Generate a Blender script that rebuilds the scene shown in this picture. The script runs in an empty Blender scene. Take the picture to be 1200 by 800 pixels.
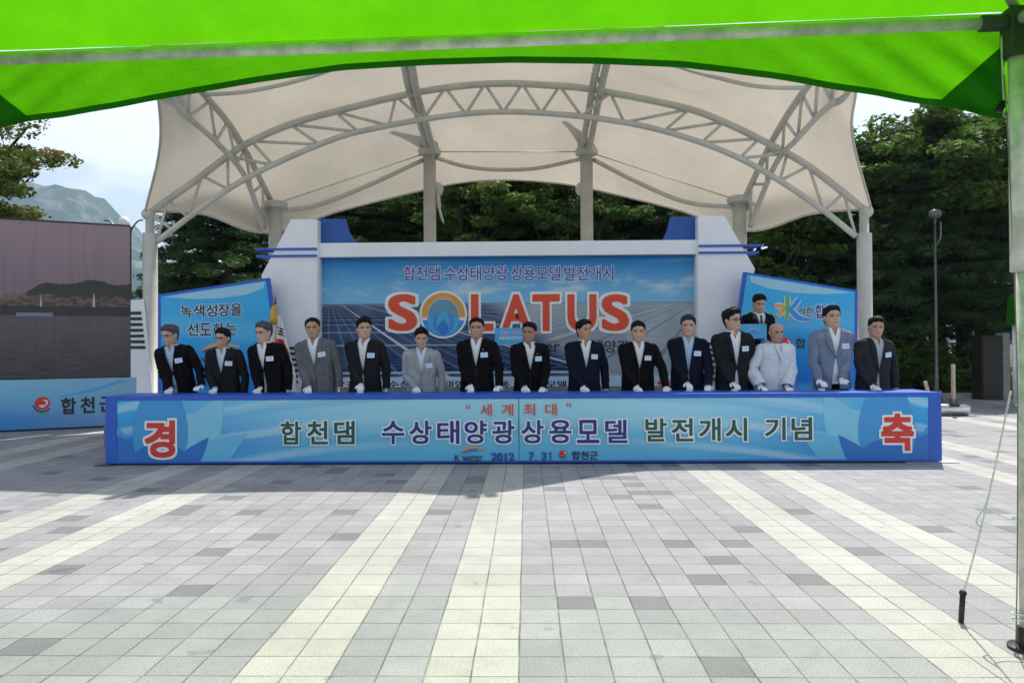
import bpy, math, random
import numpy as np
from mathutils import Vector, Matrix, noise as mnoise

# ------------------------------------------------------------------ camera, world, sun, exposure
S = bpy.context.scene
COL = S.collection
F_PX, EYE = 870.0, 1.38
cam_data = bpy.data.cameras.new("camera")
cam = bpy.data.objects.new("camera", cam_data)
COL.objects.link(cam)
cam_data.sensor_width = 36.0
cam_data.lens = F_PX / 1200.0 * 36.0
cam_data.clip_start = 0.05
cam_data.clip_end = 20000.0
YAW = math.atan(17.0 / F_PX)
PITCH = math.atan(5.0 / F_PX)
ROLL = math.radians(-0.35)
CR = Matrix.Rotation(YAW, 4, 'Z') @ Matrix.Rotation(math.pi / 2 + PITCH, 4, 'X') @ Matrix.Rotation(ROLL, 4, 'Z')
cam.matrix_world = Matrix.Translation((0, 0, EYE)) @ CR
S.camera = cam
CAMPOS = Vector((0, 0, EYE))
CR3 = CR.to_3x3()

SUN_ELEV, SUN_AZ = math.radians(57.5), math.radians(27.0)     # azimuth measured from +Y towards +X
sd = Vector((math.sin(SUN_AZ) * math.cos(SUN_ELEV), math.cos(SUN_AZ) * math.cos(SUN_ELEV), math.sin(SUN_ELEV)))
sun_data = bpy.data.lights.new("sun", 'SUN')
sun_data.energy = 4.9
sun_data.angle = math.radians(0.53)
sun_data.color = (1.0, 0.95, 0.88)
sun = bpy.data.objects.new("sun", sun_data)
COL.objects.link(sun)
sun.rotation_euler = sd.to_track_quat('Z', 'Y').to_euler()

W = bpy.data.worlds.new("World")
S.world = W
W.use_nodes = True
wn, wl = W.node_tree.nodes, W.node_tree.links
wn.clear()
sky = wn.new('ShaderNodeTexSky')
sky.sky_type = 'NISHITA'
sky.sun_disc = False
sky.sun_elevation = SUN_ELEV
sky.sun_rotation = SUN_AZ
sky.air_density, sky.dust_density, sky.ozone_density = 1.0, 2.2, 1.4
tc = wn.new('ShaderNodeTexCoord')
cl = wn.new('ShaderNodeTexNoise')
cl.inputs['Scale'].default_value = 4.6
cl.inputs['Detail'].default_value = 7.0
cl.inputs['Roughness'].default_value = 0.55
cmap = wn.new('ShaderNodeMapping')
cmap.inputs['Scale'].default_value = (1.0, 1.0, 2.2)
cramp = wn.new('ShaderNodeMapRange')
cramp.interpolation_type = 'SMOOTHSTEP'
cramp.inputs['From Min'].default_value = 0.40
cramp.inputs['From Max'].default_value = 0.60
cramp.inputs['To Min'].default_value = 0.45
cramp.inputs['To Max'].default_value = 0.95
cmix = wn.new('ShaderNodeMix')
cmix.data_type = 'RGBA'
bg = wn.new('ShaderNodeBackground')
bg.inputs['Strength'].default_value = 0.10
wo = wn.new('ShaderNodeOutputWorld')
wl.new(tc.outputs['Generated'], cmap.inputs['Vector'])
wl.new(cmap.outputs[0], cl.inputs['Vector'])
wl.new(cl.outputs[0], cramp.inputs['Value'])
csep = wn.new('ShaderNodeSeparateXYZ')
wl.new(tc.outputs['Generated'], csep.inputs[0])
cfall = wn.new('ShaderNodeMapRange')                 # hazy white near the horizon, clearer blue overhead
cfall.interpolation_type = 'SMOOTHSTEP'
for k_, v_ in (('From Min', 0.30), ('From Max', 0.75), ('To Min', 1.0), ('To Max', 0.25)): cfall.inputs[k_].default_value = v_
wl.new(csep.outputs[2], cfall.inputs['Value'])
cmul = wn.new('ShaderNodeMath'); cmul.operation = 'MULTIPLY'
wl.new(cramp.outputs[0], cmul.inputs[0]); wl.new(cfall.outputs[0], cmul.inputs[1])
wl.new(cmul.outputs[0], cmix.inputs[0])
wl.new(sky.outputs[0], cmix.inputs[6])
cmix.inputs[7].default_value = (9.4, 9.9, 10.6, 1)
wl.new(cmix.outputs[2], bg.inputs['Color'])
wl.new(bg.outputs[0], wo.inputs[0])

S.view_settings.view_transform = 'Standard'
S.view_settings.look = 'None'
S.view_settings.gamma = 1.0
S.view_settings.use_curve_mapping = False
S.view_settings.exposure = 0.40
S.render.engine = 'CYCLES'
S.cycles.use_denoising = True
S.cycles.max_bounces = 8
S.cycles.transparent_max_bounces = 8
S.cycles.volume_bounces = 0
S.cycles.sample_clamp_indirect = 6.0

# ------------------------------------------------------------------ pixel -> world (used only to measure the place)
def ray(px, py):
    return CR3 @ Vector(((px - 600.0) / F_PX, -(py - 400.0) / F_PX, -1.0))
def P(px, py, Y):
    d = ray(px, py)
    return CAMPOS + d * (Y / d.y)
def G(px, py, z=0.0):
    d = ray(px, py)
    return CAMPOS + d * ((z - EYE) / d.z)

# ------------------------------------------------------------------ node helpers
class V:
    def __init__(s, nt, k): s.nt, s.k = nt, k
    def _m(s, op, *a, clamp=False):
        n = s.nt.nodes.new('ShaderNodeMath'); n.operation = op; n.use_clamp = clamp
        for i, x in enumerate((s,) + a):
            if isinstance(x, V): s.nt.links.new(x.k, n.inputs[i])
            else: n.inputs[i].default_value = x
        return V(s.nt, n.outputs[0])
    def __add__(s, o): return s._m('ADD', o)
    __radd__ = __add__
    def __sub__(s, o): return s._m('SUBTRACT', o)
    def __rsub__(s, o): return (s * -1.0) + o
    def __mul__(s, o): return s._m('MULTIPLY', o)
    __rmul__ = __mul__
    def __truediv__(s, o): return s._m('DIVIDE', o)
    def floor(s): return s._m('FLOOR')
    def fract(s): return s._m('FRACT')
    def abs(s): return s._m('ABSOLUTE')
    def sin(s): return s._m('SINE')
    def mod(s, o): return s._m('FLOORED_MODULO', o)
    def lt(s, o): return s._m('LESS_THAN', o)
    def gt(s, o): return s._m('GREATER_THAN', o)
    def min(s, o): return s._m('MINIMUM', o)
    def max(s, o): return s._m('MAXIMUM', o)
    def inv(s): return s._m('DIVIDE', 1.0) if False else V.const(s.nt, 1.0) / s
    def smooth(s, a, b, lo=0.0, hi=1.0):
        n = s.nt.nodes.new('ShaderNodeMapRange'); n.interpolation_type = 'SMOOTHSTEP'
        s.nt.links.new(s.k, n.inputs['Value'])
        n.inputs['From Min'].default_value, n.inputs['From Max'].default_value = a, b
        n.inputs['To Min'].default_value, n.inputs['To Max'].default_value = lo, hi
        return V(s.nt, n.outputs[0])
    @staticmethod
    def const(nt, v):
        n = nt.nodes.new('ShaderNodeValue'); n.outputs[0].default_value = v
        return V(nt, n.outputs[0])

def c4(c): return (c[0], c[1], c[2], 1.0)
def mixc(nt, fac, a, b):
    n = nt.nodes.new('ShaderNodeMix'); n.data_type = 'RGBA'
    for i, x in ((0, fac), (6, a), (7, b)):
        if isinstance(x, V): nt.links.new(x.k, n.inputs[i])
        elif hasattr(x, 'is_linked') or isinstance(x, bpy.types.NodeSocket): nt.links.new(x, n.inputs[i])
        elif i == 0: n.inputs[0].default_value = x
        else: n.inputs[i].default_value = c4(x)
    return n.outputs[2]
def noise_v(nt, vec, scale, detail=3.0, rough=0.5):
    n = nt.nodes.new('ShaderNodeTexNoise')
    n.inputs['Scale'].default_value = scale
    n.inputs['Detail'].default_value = detail
    n.inputs['Roughness'].default_value = rough
    if vec is not None: nt.links.new(vec, n.inputs['Vector'])
    return V(nt, n.outputs[0])
def comb(nt, x, y, z=0.0):
    n = nt.nodes.new('ShaderNodeCombineXYZ')
    for i, k in enumerate((x, y, z)):
        if isinstance(k, V): nt.links.new(k.k, n.inputs[i])
        else: n.inputs[i].default_value = k
    return n.outputs[0]
def base(name):
    m = bpy.data.materials.new(name); m.use_nodes = True
    nt = m.node_tree
    return m, nt, nt.nodes['Principled BSDF']
def objxyz(nt):
    t = nt.nodes.new('ShaderNodeTexCoord'); s = nt.nodes.new('ShaderNodeSeparateXYZ')
    nt.links.new(t.outputs['Object'], s.inputs[0])
    return t.outputs['Object'], V(nt, s.outputs[0]), V(nt, s.outputs[1]), V(nt, s.outputs[2])
def worldxyz(nt):
    t = nt.nodes.new('ShaderNodeNewGeometry'); s = nt.nodes.new('ShaderNodeSeparateXYZ')
    nt.links.new(t.outputs['Position'], s.inputs[0])
    return t.outputs['Position'], V(nt, s.outputs[0]), V(nt, s.outputs[1]), V(nt, s.outputs[2])
def bump(nt, b, h, strength, dist=0.01):
    n = nt.nodes.new('ShaderNodeBump')
    n.inputs['Strength'].default_value = strength; n.inputs['Distance'].default_value = dist
    nt.links.new(h.k, n.inputs['Height']); nt.links.new(n.outputs[0], b.inputs['Normal'])
def mat(name, col, rough=0.6, metal=0.0, var=0.12, scale=6.0, bmp=0.0, bscale=60.0, spec=None):
    m, nt, b = base(name)
    vec = objxyz(nt)[0]
    n = noise_v(nt, vec, scale, 5.0, 0.6).smooth(0.3, 0.7)
    lo = [max(0, x * (1 - var)) for x in col]; hi = [min(1, x * (1 + var)) for x in col]
    nt.links.new(mixc(nt, n, lo, hi), b.inputs['Base Color'])
    b.inputs['Roughness'].default_value = rough
    b.inputs['Metallic'].default_value = metal
    if spec is not None: b.inputs['Specular IOR Level'].default_value = spec
    if bmp: bump(nt, b, noise_v(nt, vec, bscale, 4.0), bmp)
    return m
def cloth_translucent(name, dcol, tcol, fac, var=0.08, scale=1.5, weave=False):
    m, nt, b = base(name)
    vec = objxyz(nt)[0]
    n = noise_v(nt, vec, scale, 6.0, 0.65).smooth(0.3, 0.7)
    nt.links.new(mixc(nt, n, [x * (1 - var) for x in dcol], dcol), b.inputs['Base Color'])
    b.inputs['Roughness'].default_value = 0.55
    b.inputs['Specular IOR Level'].default_value = 0.2
    t = nt.nodes.new('ShaderNodeBsdfTranslucent')
    nt.links.new(mixc(nt, n, [x * (1 - var) for x in tcol], tcol), t.inputs[0])
    if weave:
        hh = noise_v(nt, vec, 260.0, 3.0, 0.7) * 0.5 + noise_v(nt, vec, 5.0, 5.0, 0.6) * 2.0
        bn = nt.nodes.new('ShaderNodeBump'); bn.inputs['Strength'].default_value = 0.55; bn.inputs['Distance'].default_value = 0.02
        nt.links.new(hh.k, bn.inputs['Height']); nt.links.new(bn.outputs[0], b.inputs['Normal']); nt.links.new(bn.outputs[0], t.inputs['Normal'])
    mx = nt.nodes.new('ShaderNodeMixShader'); mx.inputs[0].default_value = fac
    nt.links.new(b.outputs[0], mx.inputs[1]); nt.links.new(t.outputs[0], mx.inputs[2])
    nt.links.new(mx.outputs[0], nt.nodes['Material Output'].inputs['Surface'])
    return m

# ------------------------------------------------------------------ mesh helpers
class MB:
    def __init__(s): s.v, s.f, s.mi = [], [], []
    def add(s, v, f, mi=0):
        k = len(s.v)
        s.v += [tuple(p) for p in v]
        s.f += [tuple(i + k for i in q) for q in f]
        s.mi += [mi] * len(f)
        return s
    def box(s, a, b, mi=0, m=None):
        x0, y0, z0 = a; x1, y1, z1 = b
        v = [(x, y, z) for z in (z0, z1) for y in (y0, y1) for x in (x0, x1)]
        if m is not None: v = [m @ Vector(p) for p in v]
        return s.add(v, [(0, 2, 3, 1), (4, 5, 7, 6), (0, 1, 5, 4), (2, 6, 7, 3), (0, 4, 6, 2), (1, 3, 7, 5)], mi)
    def tube(s, pts, r, n=10, cap=True, mi=0):
        pts = [Vector(p) for p in pts]
        rs = r if isinstance(r, (list, tuple)) else [r] * len(pts)
        t0 = (pts[1] - pts[0]).normalized()
        up = Vector((0, 0, 1)) if abs(t0.z) < 0.9 else Vector((0, 1, 0))
        a = t0.cross(up).normalized()
        v, f = [], []
        for i, p in enumerate(pts):
            if i == 0: t = pts[1] - pts[0]
            elif i == len(pts) - 1: t = pts[i] - pts[i - 1]
            else: t = (pts[i + 1] - pts[i]).normalized() + (pts[i] - pts[i - 1]).normalized()
            t.normalize()
            a = (a - t * a.dot(t)).normalized(); b = t.cross(a)
            for k in range(n):
                w = 2 * math.pi * k / n
                v.append(p + (a * math.cos(w) + b * math.sin(w)) * rs[i])
        m = len(pts)
        for i in range(m - 1):
            for k in range(n):
                k2 = (k + 1) % n
                f.append((i * n + k, i * n + k2, (i + 1) * n + k2, (i + 1) * n + k))
        if cap:
            f.append(tuple(range(n))[::-1]); f.append(tuple((m - 1) * n + k for k in range(n)))
        return s.add(v, f, mi)
    def lathe(s, prof, c=(0, 0, 0), n=20, mi=0, m=None):
        v, f = [], []
        for (r, z) in prof:
            for k in range(n):
                w = 2 * math.pi * k / n
                p = Vector((r * math.cos(w), r * math.sin(w), z))
                if m is not None: p = m @ p
                v.append(p + Vector(c))
        for i in range(len(prof) - 1):
            for k in range(n):
                k2 = (k + 1) % n
                f.append((i * n + k, i * n + k2, (i + 1) * n + k2, (i + 1) * n + k))
        f.append(tuple(range(n))[::-1]); f.append(tuple((len(prof) - 1) * n + k for k in range(n)))
        return s.add(v, f, mi)
    def ball(s, c, r, n=14, mi=0):
        rx, ry, rz = r if isinstance(r, (tuple, list)) else (r, r, r)
        m = max(6, n // 2)
        prof = [(max(1e-4, math.sin(math.pi * i / m)), -math.cos(math.pi * i / m)) for i in range(m + 1)]
        return s.lathe(prof, c, n, mi, Matrix.Diagonal((rx, ry, rz)))
    def prism(s, poly, y0, y1, mi=0):            # polygon in XZ, extruded along Y
        n = len(poly)
        ar = sum(poly[i][0] * poly[(i + 1) % n][1] - poly[(i + 1) % n][0] * poly[i][1] for i in range(n))
        if ar < 0: poly = poly[::-1]
        v = [(x, y0, z) for x, z in poly] + [(x, y1, z) for x, z in poly]
        f = [tuple(range(n)), tuple(range(2 * n - 1, n - 1, -1))]
        for i in range(n):
            j = (i + 1) % n
            f.append((i, i + n, j + n, j))
        return s.add(v, f, mi)
    def sheet(s, poly, y, mi=0):                 # flat print facing -Y
        n = len(poly)
        ar = sum(poly[i][0] * poly[(i + 1) % n][1] - poly[(i + 1) % n][0] * poly[i][1] for i in range(n))
        if ar < 0: poly = poly[::-1]
        return s.add([(x, y, z) for x, z in poly], [tuple(range(n))], mi)
    def grid(s, rows, closed=False, mi=0, flip=False):
        k = len(rows[0]); v = [p for r in rows for p in r]; f = []
        for i in range(len(rows) - 1):
            for j in range(k if closed else k - 1):
                j2 = (j + 1) % k
                q = (i * k + j, i * k + j2, (i + 1) * k + j2, (i + 1) * k + j)
                f.append(q[::-1] if flip else q)
        return s.add(v, f, mi)
    def build(s, name, mats, parent=None, smooth=False, loc=None, solid=0.0, bevel=0.0, sub=0):
        me = bpy.data.meshes.new(name)
        me.from_pydata([tuple(p) for p in s.v], [], s.f)
        for m in (mats if isinstance(mats, (list, tuple)) else [mats]): me.materials.append(m)
        me.polygons.foreach_set('material_index', s.mi)
        if smooth: me.polygons.foreach_set('use_smooth', [True] * len(s.f))
        me.update()
        o = bpy.data.objects.new(name, me)
        COL.objects.link(o)
        if parent is not None: o.parent = parent
        if loc is not None: o.location = loc
        if bevel:
            b = o.modifiers.new('bevel', 'BEVEL'); b.width = bevel; b.segments = 2; b.limit_method = 'ANGLE'
        if solid:
            b = o.modifiers.new('solid', 'SOLIDIFY'); b.thickness = solid; b.offset = 0
        if sub:
            b = o.modifiers.new('sub', 'SUBSURF'); b.levels = sub; b.render_levels = sub
        return o
def tag(o, label=None, cat=None, group=None, kind=None):
    if label: o['label'] = label
    if cat: o['category'] = cat
    if group: o['group'] = group
    if kind: o['kind'] = kind
    return o
def thing(name, label, cat, loc=(0, 0, 0), rz=0.0, group=None):
    o = bpy.data.objects.new(name, None); COL.objects.link(o)
    o.location = loc; o.rotation_euler = (0, 0, rz); o.empty_display_size = 0.2
    return tag(o, label, cat, group)
def catmull(pts, n):
    pts = [Vector(p) for p in pts]; out = []
    m = len(pts) - 1
    for i in range(n + 1):
        t = i / n * m; k = min(int(t), m - 1); u = t - k
        p1, p2 = pts[k], pts[k + 1]
        p0 = pts[k - 1] if k > 0 else p1 * 2 - p2
        p3 = pts[k + 2] if k + 2 <= m else p2 * 2 - p1
        out.append(0.5 * ((2 * p1) + (p2 - p0) * u + (2 * p0 - 5 * p1 + 4 * p2 - p3) * u * u + (3 * p1 - p0 - 3 * p2 + p3) * u ** 3))
    return out
def clip(poly, x0, x1, z0, z1):
    for ax, lim, sg in ((0, x0, 1), (0, x1, -1), (1, z0, 1), (1, z1, -1)):
        out = []
        for i in range(len(poly)):
            a, b = poly[i - 1], poly[i]
            ia, ib = (a[ax] - lim) * sg >= 0, (b[ax] - lim) * sg >= 0
            if ia != ib:
                t = (lim - a[ax]) / (b[ax] - a[ax])
                out.append((a[0] + (b[0] - a[0]) * t, a[1] + (b[1] - a[1]) * t))
            if ib: out.append(b)
        poly = out
        if not poly: return []
    return poly

# ------------------------------------------------------------------ lettering
_tc = {}
def glyph_outline(s):
    c = bpy.data.curves.new('letters', 'FONT'); c.body = s; c.resolution_u = 4
    o = bpy.data.objects.new('letters', c); COL.objects.link(o)
    dg = bpy.context.evaluated_depsgraph_get()
    m = bpy.data.meshes.new_from_object(o.evaluated_get(dg))
    co = np.array([v.co[:2] for v in m.vertices]); cnt = {}; tris = []
    for p in m.polygons:
        v = list(p.vertices)
        for a, b in zip(v, v[1:] + v[:1]): cnt[(min(a, b), max(a, b))] = cnt.get((min(a, b), max(a, b)), 0) + 1
        tris += [(v[0], v[k], v[k + 1]) for k in range(1, len(v) - 1)]
    edges = np.array([e for e, k in cnt.items() if k == 1])
    bpy.data.objects.remove(o); bpy.data.curves.remove(c); bpy.data.meshes.remove(m)
    return co, np.array(tris), edges
def sdf(s):
    """signed distance (em) to the word's outline on a regular grid: negative inside"""
    if s in _tc: return _tc[s]
    co, tris, edges = glyph_outline(s)
    h = 1 / 56.0; pad = .13
    lo, hi = co.min(0), co.max(0)
    gx = np.arange(lo[0] - pad, hi[0] + pad + h, h); gz = np.arange(lo[1] - pad, hi[1] + pad + h, h)
    X, Z = np.meshgrid(gx, gz); D = np.full(X.shape, 9.0); I = np.zeros(X.shape, bool)
    pts = []
    for a, b in edges:
        n = max(1, int(np.linalg.norm(co[b] - co[a]) / (h * .6)))
        pts += [co[a] + (co[b] - co[a]) * (t / n) for t in range(n)]
    D = np.full(X.size, 9.0, np.float32); xr, zr = X.ravel().astype(np.float32), Z.ravel().astype(np.float32)
    for p in np.array(pts, np.float32):
        dx, dz = xr - p[0], zr - p[1]; dx *= dx; dz *= dz
        np.minimum(D, dx * dx * dx + dz * dz * dz, out=D)          # sixth-power norm keeps stroke ends square
    D = D.reshape(X.shape).astype(float)
    for a, b, c in tris:
        A, B, C = co[a], co[b], co[c]
        x0, x1 = min(A[0], B[0], C[0]), max(A[0], B[0], C[0])
        i0, i1 = np.searchsorted(gx, x0), np.searchsorted(gx, x1)
        if i1 <= i0: continue
        xs, zs_ = X[:, i0:i1], Z[:, i0:i1]
        f = lambda P_, Q_: (Q_[0] - P_[0]) * (zs_ - P_[1]) - (Q_[1] - P_[1]) * (xs - P_[0])
        u, v, w = f(A, B), f(B, C), f(C, A)
        I[:, i0:i1] |= ((u >= 0) & (v >= 0) & (w >= 0)) | ((u <= 0) & (v <= 0) & (w <= 0))
    D = D ** (1 / 6); D[I] *= -1
    _tc[s] = (gx, gz, D, lo, hi)
    return _tc[s]
def iso_mesh(gx, gz, D, lvl):
    """flat faces covering D < lvl"""
    F = D - lvl; nz, nx = F.shape; v, f = [], []
    ins = F < 0
    full = ins[:-1, :-1] & ins[1:, :-1] & ins[:-1, 1:] & ins[1:, 1:]
    anyc = ins[:-1, :-1] | ins[1:, :-1] | ins[:-1, 1:] | ins[1:, 1:]
    for j in range(nz - 1):
        i = 0
        while i < nx - 1:
            if full[j, i]:
                k = i
                while k < nx - 1 and full[j, k]: k += 1
                b = len(v); v += [(gx[i], gz[j]), (gx[k], gz[j]), (gx[k], gz[j + 1]), (gx[i], gz[j + 1])]; f.append((b, b + 1, b + 2, b + 3)); i = k; continue
            if anyc[j, i]:
                cs = [(i, j), (i + 1, j), (i + 1, j + 1), (i, j + 1)]; poly = []
                for q in range(4):
                    a, c = cs[q], cs[(q + 1) % 4]; fa, fc = F[a[1], a[0]], F[c[1], c[0]]
                    if fa < 0: poly.append((gx[a[0]], gz[a[1]]))
                    if (fa < 0) != (fc < 0):
                        t = fa / (fa - fc); poly.append((gx[a[0]] + (gx[c[0]] - gx[a[0]]) * t, gz[a[1]] + (gz[c[1]] - gz[a[1]]) * t))
                if len(poly) > 2:
                    b = len(v); v += poly; f.append(tuple(range(b, b + len(poly))))
            i += 1
    return v, f
def letters(mb, s, rect, y, bold=0.03, ol=0.0, mi=0, mo=1):
    x0, x1, z0, z1 = rect
    gx, gz, D, lo, hi = sdf(s); lo, hi = lo - bold, hi + bold
    sx, sz = (x1 - x0) / (hi[0] - lo[0]), (z1 - z0) / (hi[1] - lo[1])
    def put(vv, yy): return [(x0 + (p[0] - lo[0]) * sx, yy, z0 + (p[1] - lo[1]) * sz) for p in vv]
    if ol:
        v2, f2 = iso_mesh(gx, gz, D, bold + ol); mb.add(put(v2, y + 0.002), f2, mo)
    v, f = iso_mesh(gx, gz, D, bold); mb.add(put(v, y), f, mi)
def rect(px0, py0, px1, py1, Y, o=(0, 0, 0)):
    a, b = P(px0, py1, Y), P(px1, py0, Y)
    return (a.x - o[0], b.x - o[0], a.z - o[2], b.z - o[2])
def pz(px, py, Y, o=(0, 0, 0)):
    a = P(px, py, Y); return (a.x - o[0], a.z - o[2])

def arc_band(cx, cz, r0, r1, a0, a1, n=24):
    A = [math.radians(a0 + (a1 - a0) * i / n) for i in range(n + 1)]
    return [(cx + r1 * math.cos(a), cz + r1 * math.sin(a)) for a in A] + [(cx + r0 * math.cos(a), cz + r0 * math.sin(a)) for a in A[::-1]]
def lens(p0, p1, w, n=14):
    p0, p1 = Vector(p0), Vector(p1); d = p1 - p0; q = Vector((-d.y, d.x)).normalized()
    up = [p0 + d * (i / n) + q * (w * math.sin(math.pi * i / n)) for i in range(n + 1)]
    dn = [p0 + d * (i / n) - q * (w * math.sin(math.pi * i / n)) for i in range(n - 1, 0, -1)]
    return [tuple(p) for p in up + dn]
def disc(cx, cz, r, n=32, rz=None): return [(cx + r * math.cos(2 * math.pi * i / n), cz + (rz or r) * math.sin(2 * math.pi * i / n)) for i in range(n)]

# ------------------------------------------------------------------ materials
def sheet_mat(name, col, rough=0.45, var=0.04): return mat(name, col, rough, 0, var, 3.0)
M_WHITE = mat('white painted panel', (0.78, 0.80, 0.83), 0.5, var=0.04, scale=1.5)
M_BLUE = mat('blue painted frame', (0.012, 0.10, 0.52), 0.45, var=0.08, scale=2)
M_DBLUE = mat('dark blue panel', (0.008, 0.075, 0.33), 0.5, var=0.08, scale=2)
M_DARK = mat('black plinth', (0.012, 0.012, 0.014), 0.7)
M_GREY = mat('grey stage carpet', (0.20, 0.205, 0.21), 0.9, var=0.15, scale=12, bmp=0.2)
M_STEEL = mat('pale grey painted steel', (0.50, 0.50, 0.455), 0.45, var=0.08, scale=4)
M_GALV = mat('galvanised tent tube', (0.60, 0.60, 0.57), 0.42, 0.1, var=0.25, scale=9, bmp=0.1, bscale=30)
M_LAMPST = mat('dark lamp post paint', (0.12, 0.122, 0.12), 0.3, 0.4)
M_RED = sheet_mat('red print', (0.62, 0.035, 0.02))
M_ORED = sheet_mat('orange red print', (0.72, 0.065, 0.015))
M_NAVY = sheet_mat('navy print', (0.012, 0.025, 0.24))
M_PURP = sheet_mat('purple print', (0.06, 0.03, 0.27))
M_TEAL = sheet_mat('dark green print', (0.0, 0.085, 0.075))
M_INK = sheet_mat('black print', (0.015, 0.016, 0.03))
M_WPRINT = sheet_mat('white print', (0.78, 0.80, 0.82))
M_PALE = sheet_mat('pale print', (0.45, 0.66, 0.80))
M_ORANGE = sheet_mat('orange print', (0.72, 0.32, 0.05))
M_GPRINT = sheet_mat('green print', (0.10, 0.42, 0.06))
M_CYAN = sheet_mat('cyan print', (0.06, 0.40, 0.74))
M_MBLUE = sheet_mat('mid blue print', (0.02, 0.19, 0.62))
M_DATE = sheet_mat('deep blue print', (0.008, 0.075, 0.36))
M_BPRINT = sheet_mat('bright blue print', (0.03, 0.27, 0.72))
M_PETAL = [sheet_mat('petal print pale', (0.13, 0.47, 0.74)), sheet_mat('petal print mid', (0.045, 0.30, 0.66)),
           sheet_mat('petal print deep', (0.018, 0.16, 0.54)), sheet_mat('petal print light', (0.20, 0.55, 0.76))]
M_GREEN = cloth_translucent('green tent fabric', (0.05, 0.34, 0.006), (0.125, 0.54, 0.003), 0.55, 0.16, 2.2, True)
M_GREEN2 = cloth_translucent('green double tent fabric', (0.02, 0.16, 0.006), (0.02, 0.20, 0.003), 0.30)
M_MEMB = cloth_translucent('cream membrane', (0.55, 0.518, 0.458), (0.50, 0.455, 0.38), 0.40, var=0.13, scale=0.8)
M_ROPE = mat('white rope', (0.62, 0.64, 0.62), 0.8)
M_WIRE = mat('brown cord', (0.25, 0.18, 0.12), 0.8)
M_BLACK = mat('black plastic', (0.012, 0.012, 0.013), 0.4)
M_RUST = mat('rusty peg', (0.05, 0.032, 0.025), 0.7, 0.3, 0.4, 30)
M_GLOBE = mat('opal globe', (0.72, 0.73, 0.72), 0.25)
M_CONC = mat('concrete', (0.32, 0.32, 0.30), 0.85, var=0.15, scale=8, bmp=0.3)
M_CHROME = mat('polished steel roller', (0.55, 0.55, 0.55), 0.25, 0.9, 0.1)
M_WOOD = mat('pale wooden post', (0.42, 0.36, 0.27), 0.7, 0, 0.2, 20)
M_GOLD = mat('golden tassel', (0.62, 0.33, 0.03), 0.5, 0.1)
M_GLASS = mat('clear button dome', (0.55, 0.60, 0.62), 0.15)

def print_mat(name, fn, rough=0.4):
    m, nt, b = base(name)
    vec, x, y, z = objxyz(nt)
    nt.links.new(fn(nt, vec, x, y, z), b.inputs['Base Color'])
    b.inputs['Roughness'].default_value = rough
    b.inputs['Specular IOR Level'].default_value = 0.1
    return m

# ------------------------------------------------------------------ ground, plaza
def paver_material():
    m, nt, b = base('concrete pavers')
    vec, x, y, z = worldxyz(nt)
    T = 0.198
    wob = noise_v(nt, vec, 1.1, 2.0) - 0.5
    u = (x + 0.042 + wob * 0.012) / T
    v = (y + 0.06 + wob * 0.016) / T
    iu, iv = u.floor(), v.floor()
    fu, fv = u.fract(), v.fract()
    mm = iu.mod(15.0)
    yel = (mm.gt(8.5) * mm.lt(10.5)).max(mm.gt(12.5))
    wn_ = nt.nodes.new('ShaderNodeTexWhiteNoise'); wn_.noise_dimensions = '2D'
    nt.links.new(comb(nt, iu, iv), wn_.inputs['Vector'])
    rnd = V(nt, wn_.outputs[0])
    wn2 = nt.nodes.new('ShaderNodeTexWhiteNoise'); wn2.noise_dimensions = '2D'
    nt.links.new(comb(nt, iu + 71.0, iv + 13.0), wn2.inputs['Vector'])
    rnd2 = V(nt, wn2.outputs[0])
    gre = mixc(nt, rnd, (0.272, 0.273, 0.284), (0.328, 0.328, 0.338))
    gre = mixc(nt, rnd2.gt(0.938), gre, (0.190, 0.190, 0.200))
    yl = mixc(nt, rnd, (0.40, 0.393, 0.364), (0.445, 0.438, 0.408))
    c = mixc(nt, yel, gre, yl)
    gran = noise_v(nt, vec, 120.0, 3.0, 0.75)
    g2 = noise_v(nt, vec, 1.3, 6.0, 0.65)
    g3 = noise_v(nt, vec, 9.0, 5.0, 0.7)
    g4 = noise_v(nt, vec, 0.45, 4.0, 0.6)
    spot = noise_v(nt, vec, 4.3, 2.0, 0.4).smooth(0.705, 0.73)
    drip = noise_v(nt, vec, 2.1, 8.0, 0.75).smooth(0.60, 0.72)
    k = gran.smooth(0.3, 0.7, 0.74, 1.24) * g2.smooth(0.3, 0.72, 0.90, 1.06) * g3.smooth(0.25, 0.6, 0.94, 1.03) * g4.smooth(0.3, 0.7, 0.94, 1.05) * (1.0 - spot * 0.22) * (1.0 - drip * 0.13)
    n = nt.nodes.new('ShaderNodeMix'); n.data_type = 'RGBA'; n.blend_type = 'MULTIPLY'; n.inputs[0].default_value = 1.0
    nt.links.new(c, n.inputs[6])
    nt.links.new(comb(nt, k, k, k), n.inputs[7])
    wj = rnd2 * 0.012 + 0.015
    ju = (fu.min(1.0 - fu)) / wj
    jv = (fv.min(1.0 - fv)) / wj
    j = ju.min(jv).smooth(0.5, 1.4)
    jn = noise_v(nt, vec, 6.0, 3.0).smooth(0.3, 0.7, 0.40, 0.85)
    fac = (1.0 - j) * jn
    nt.links.new(mixc(nt, fac, n.outputs[2], (0.085, 0.08, 0.07)), b.inputs['Base Color'])
    b.inputs['Roughness'].default_value = 0.8
    b.inputs['Specular IOR Level'].default_value = 0.25
    bump(nt, b, j * 0.6 + gran * 0.25 + rnd2 * 0.25, 0.5, 0.006)
    return m
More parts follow.
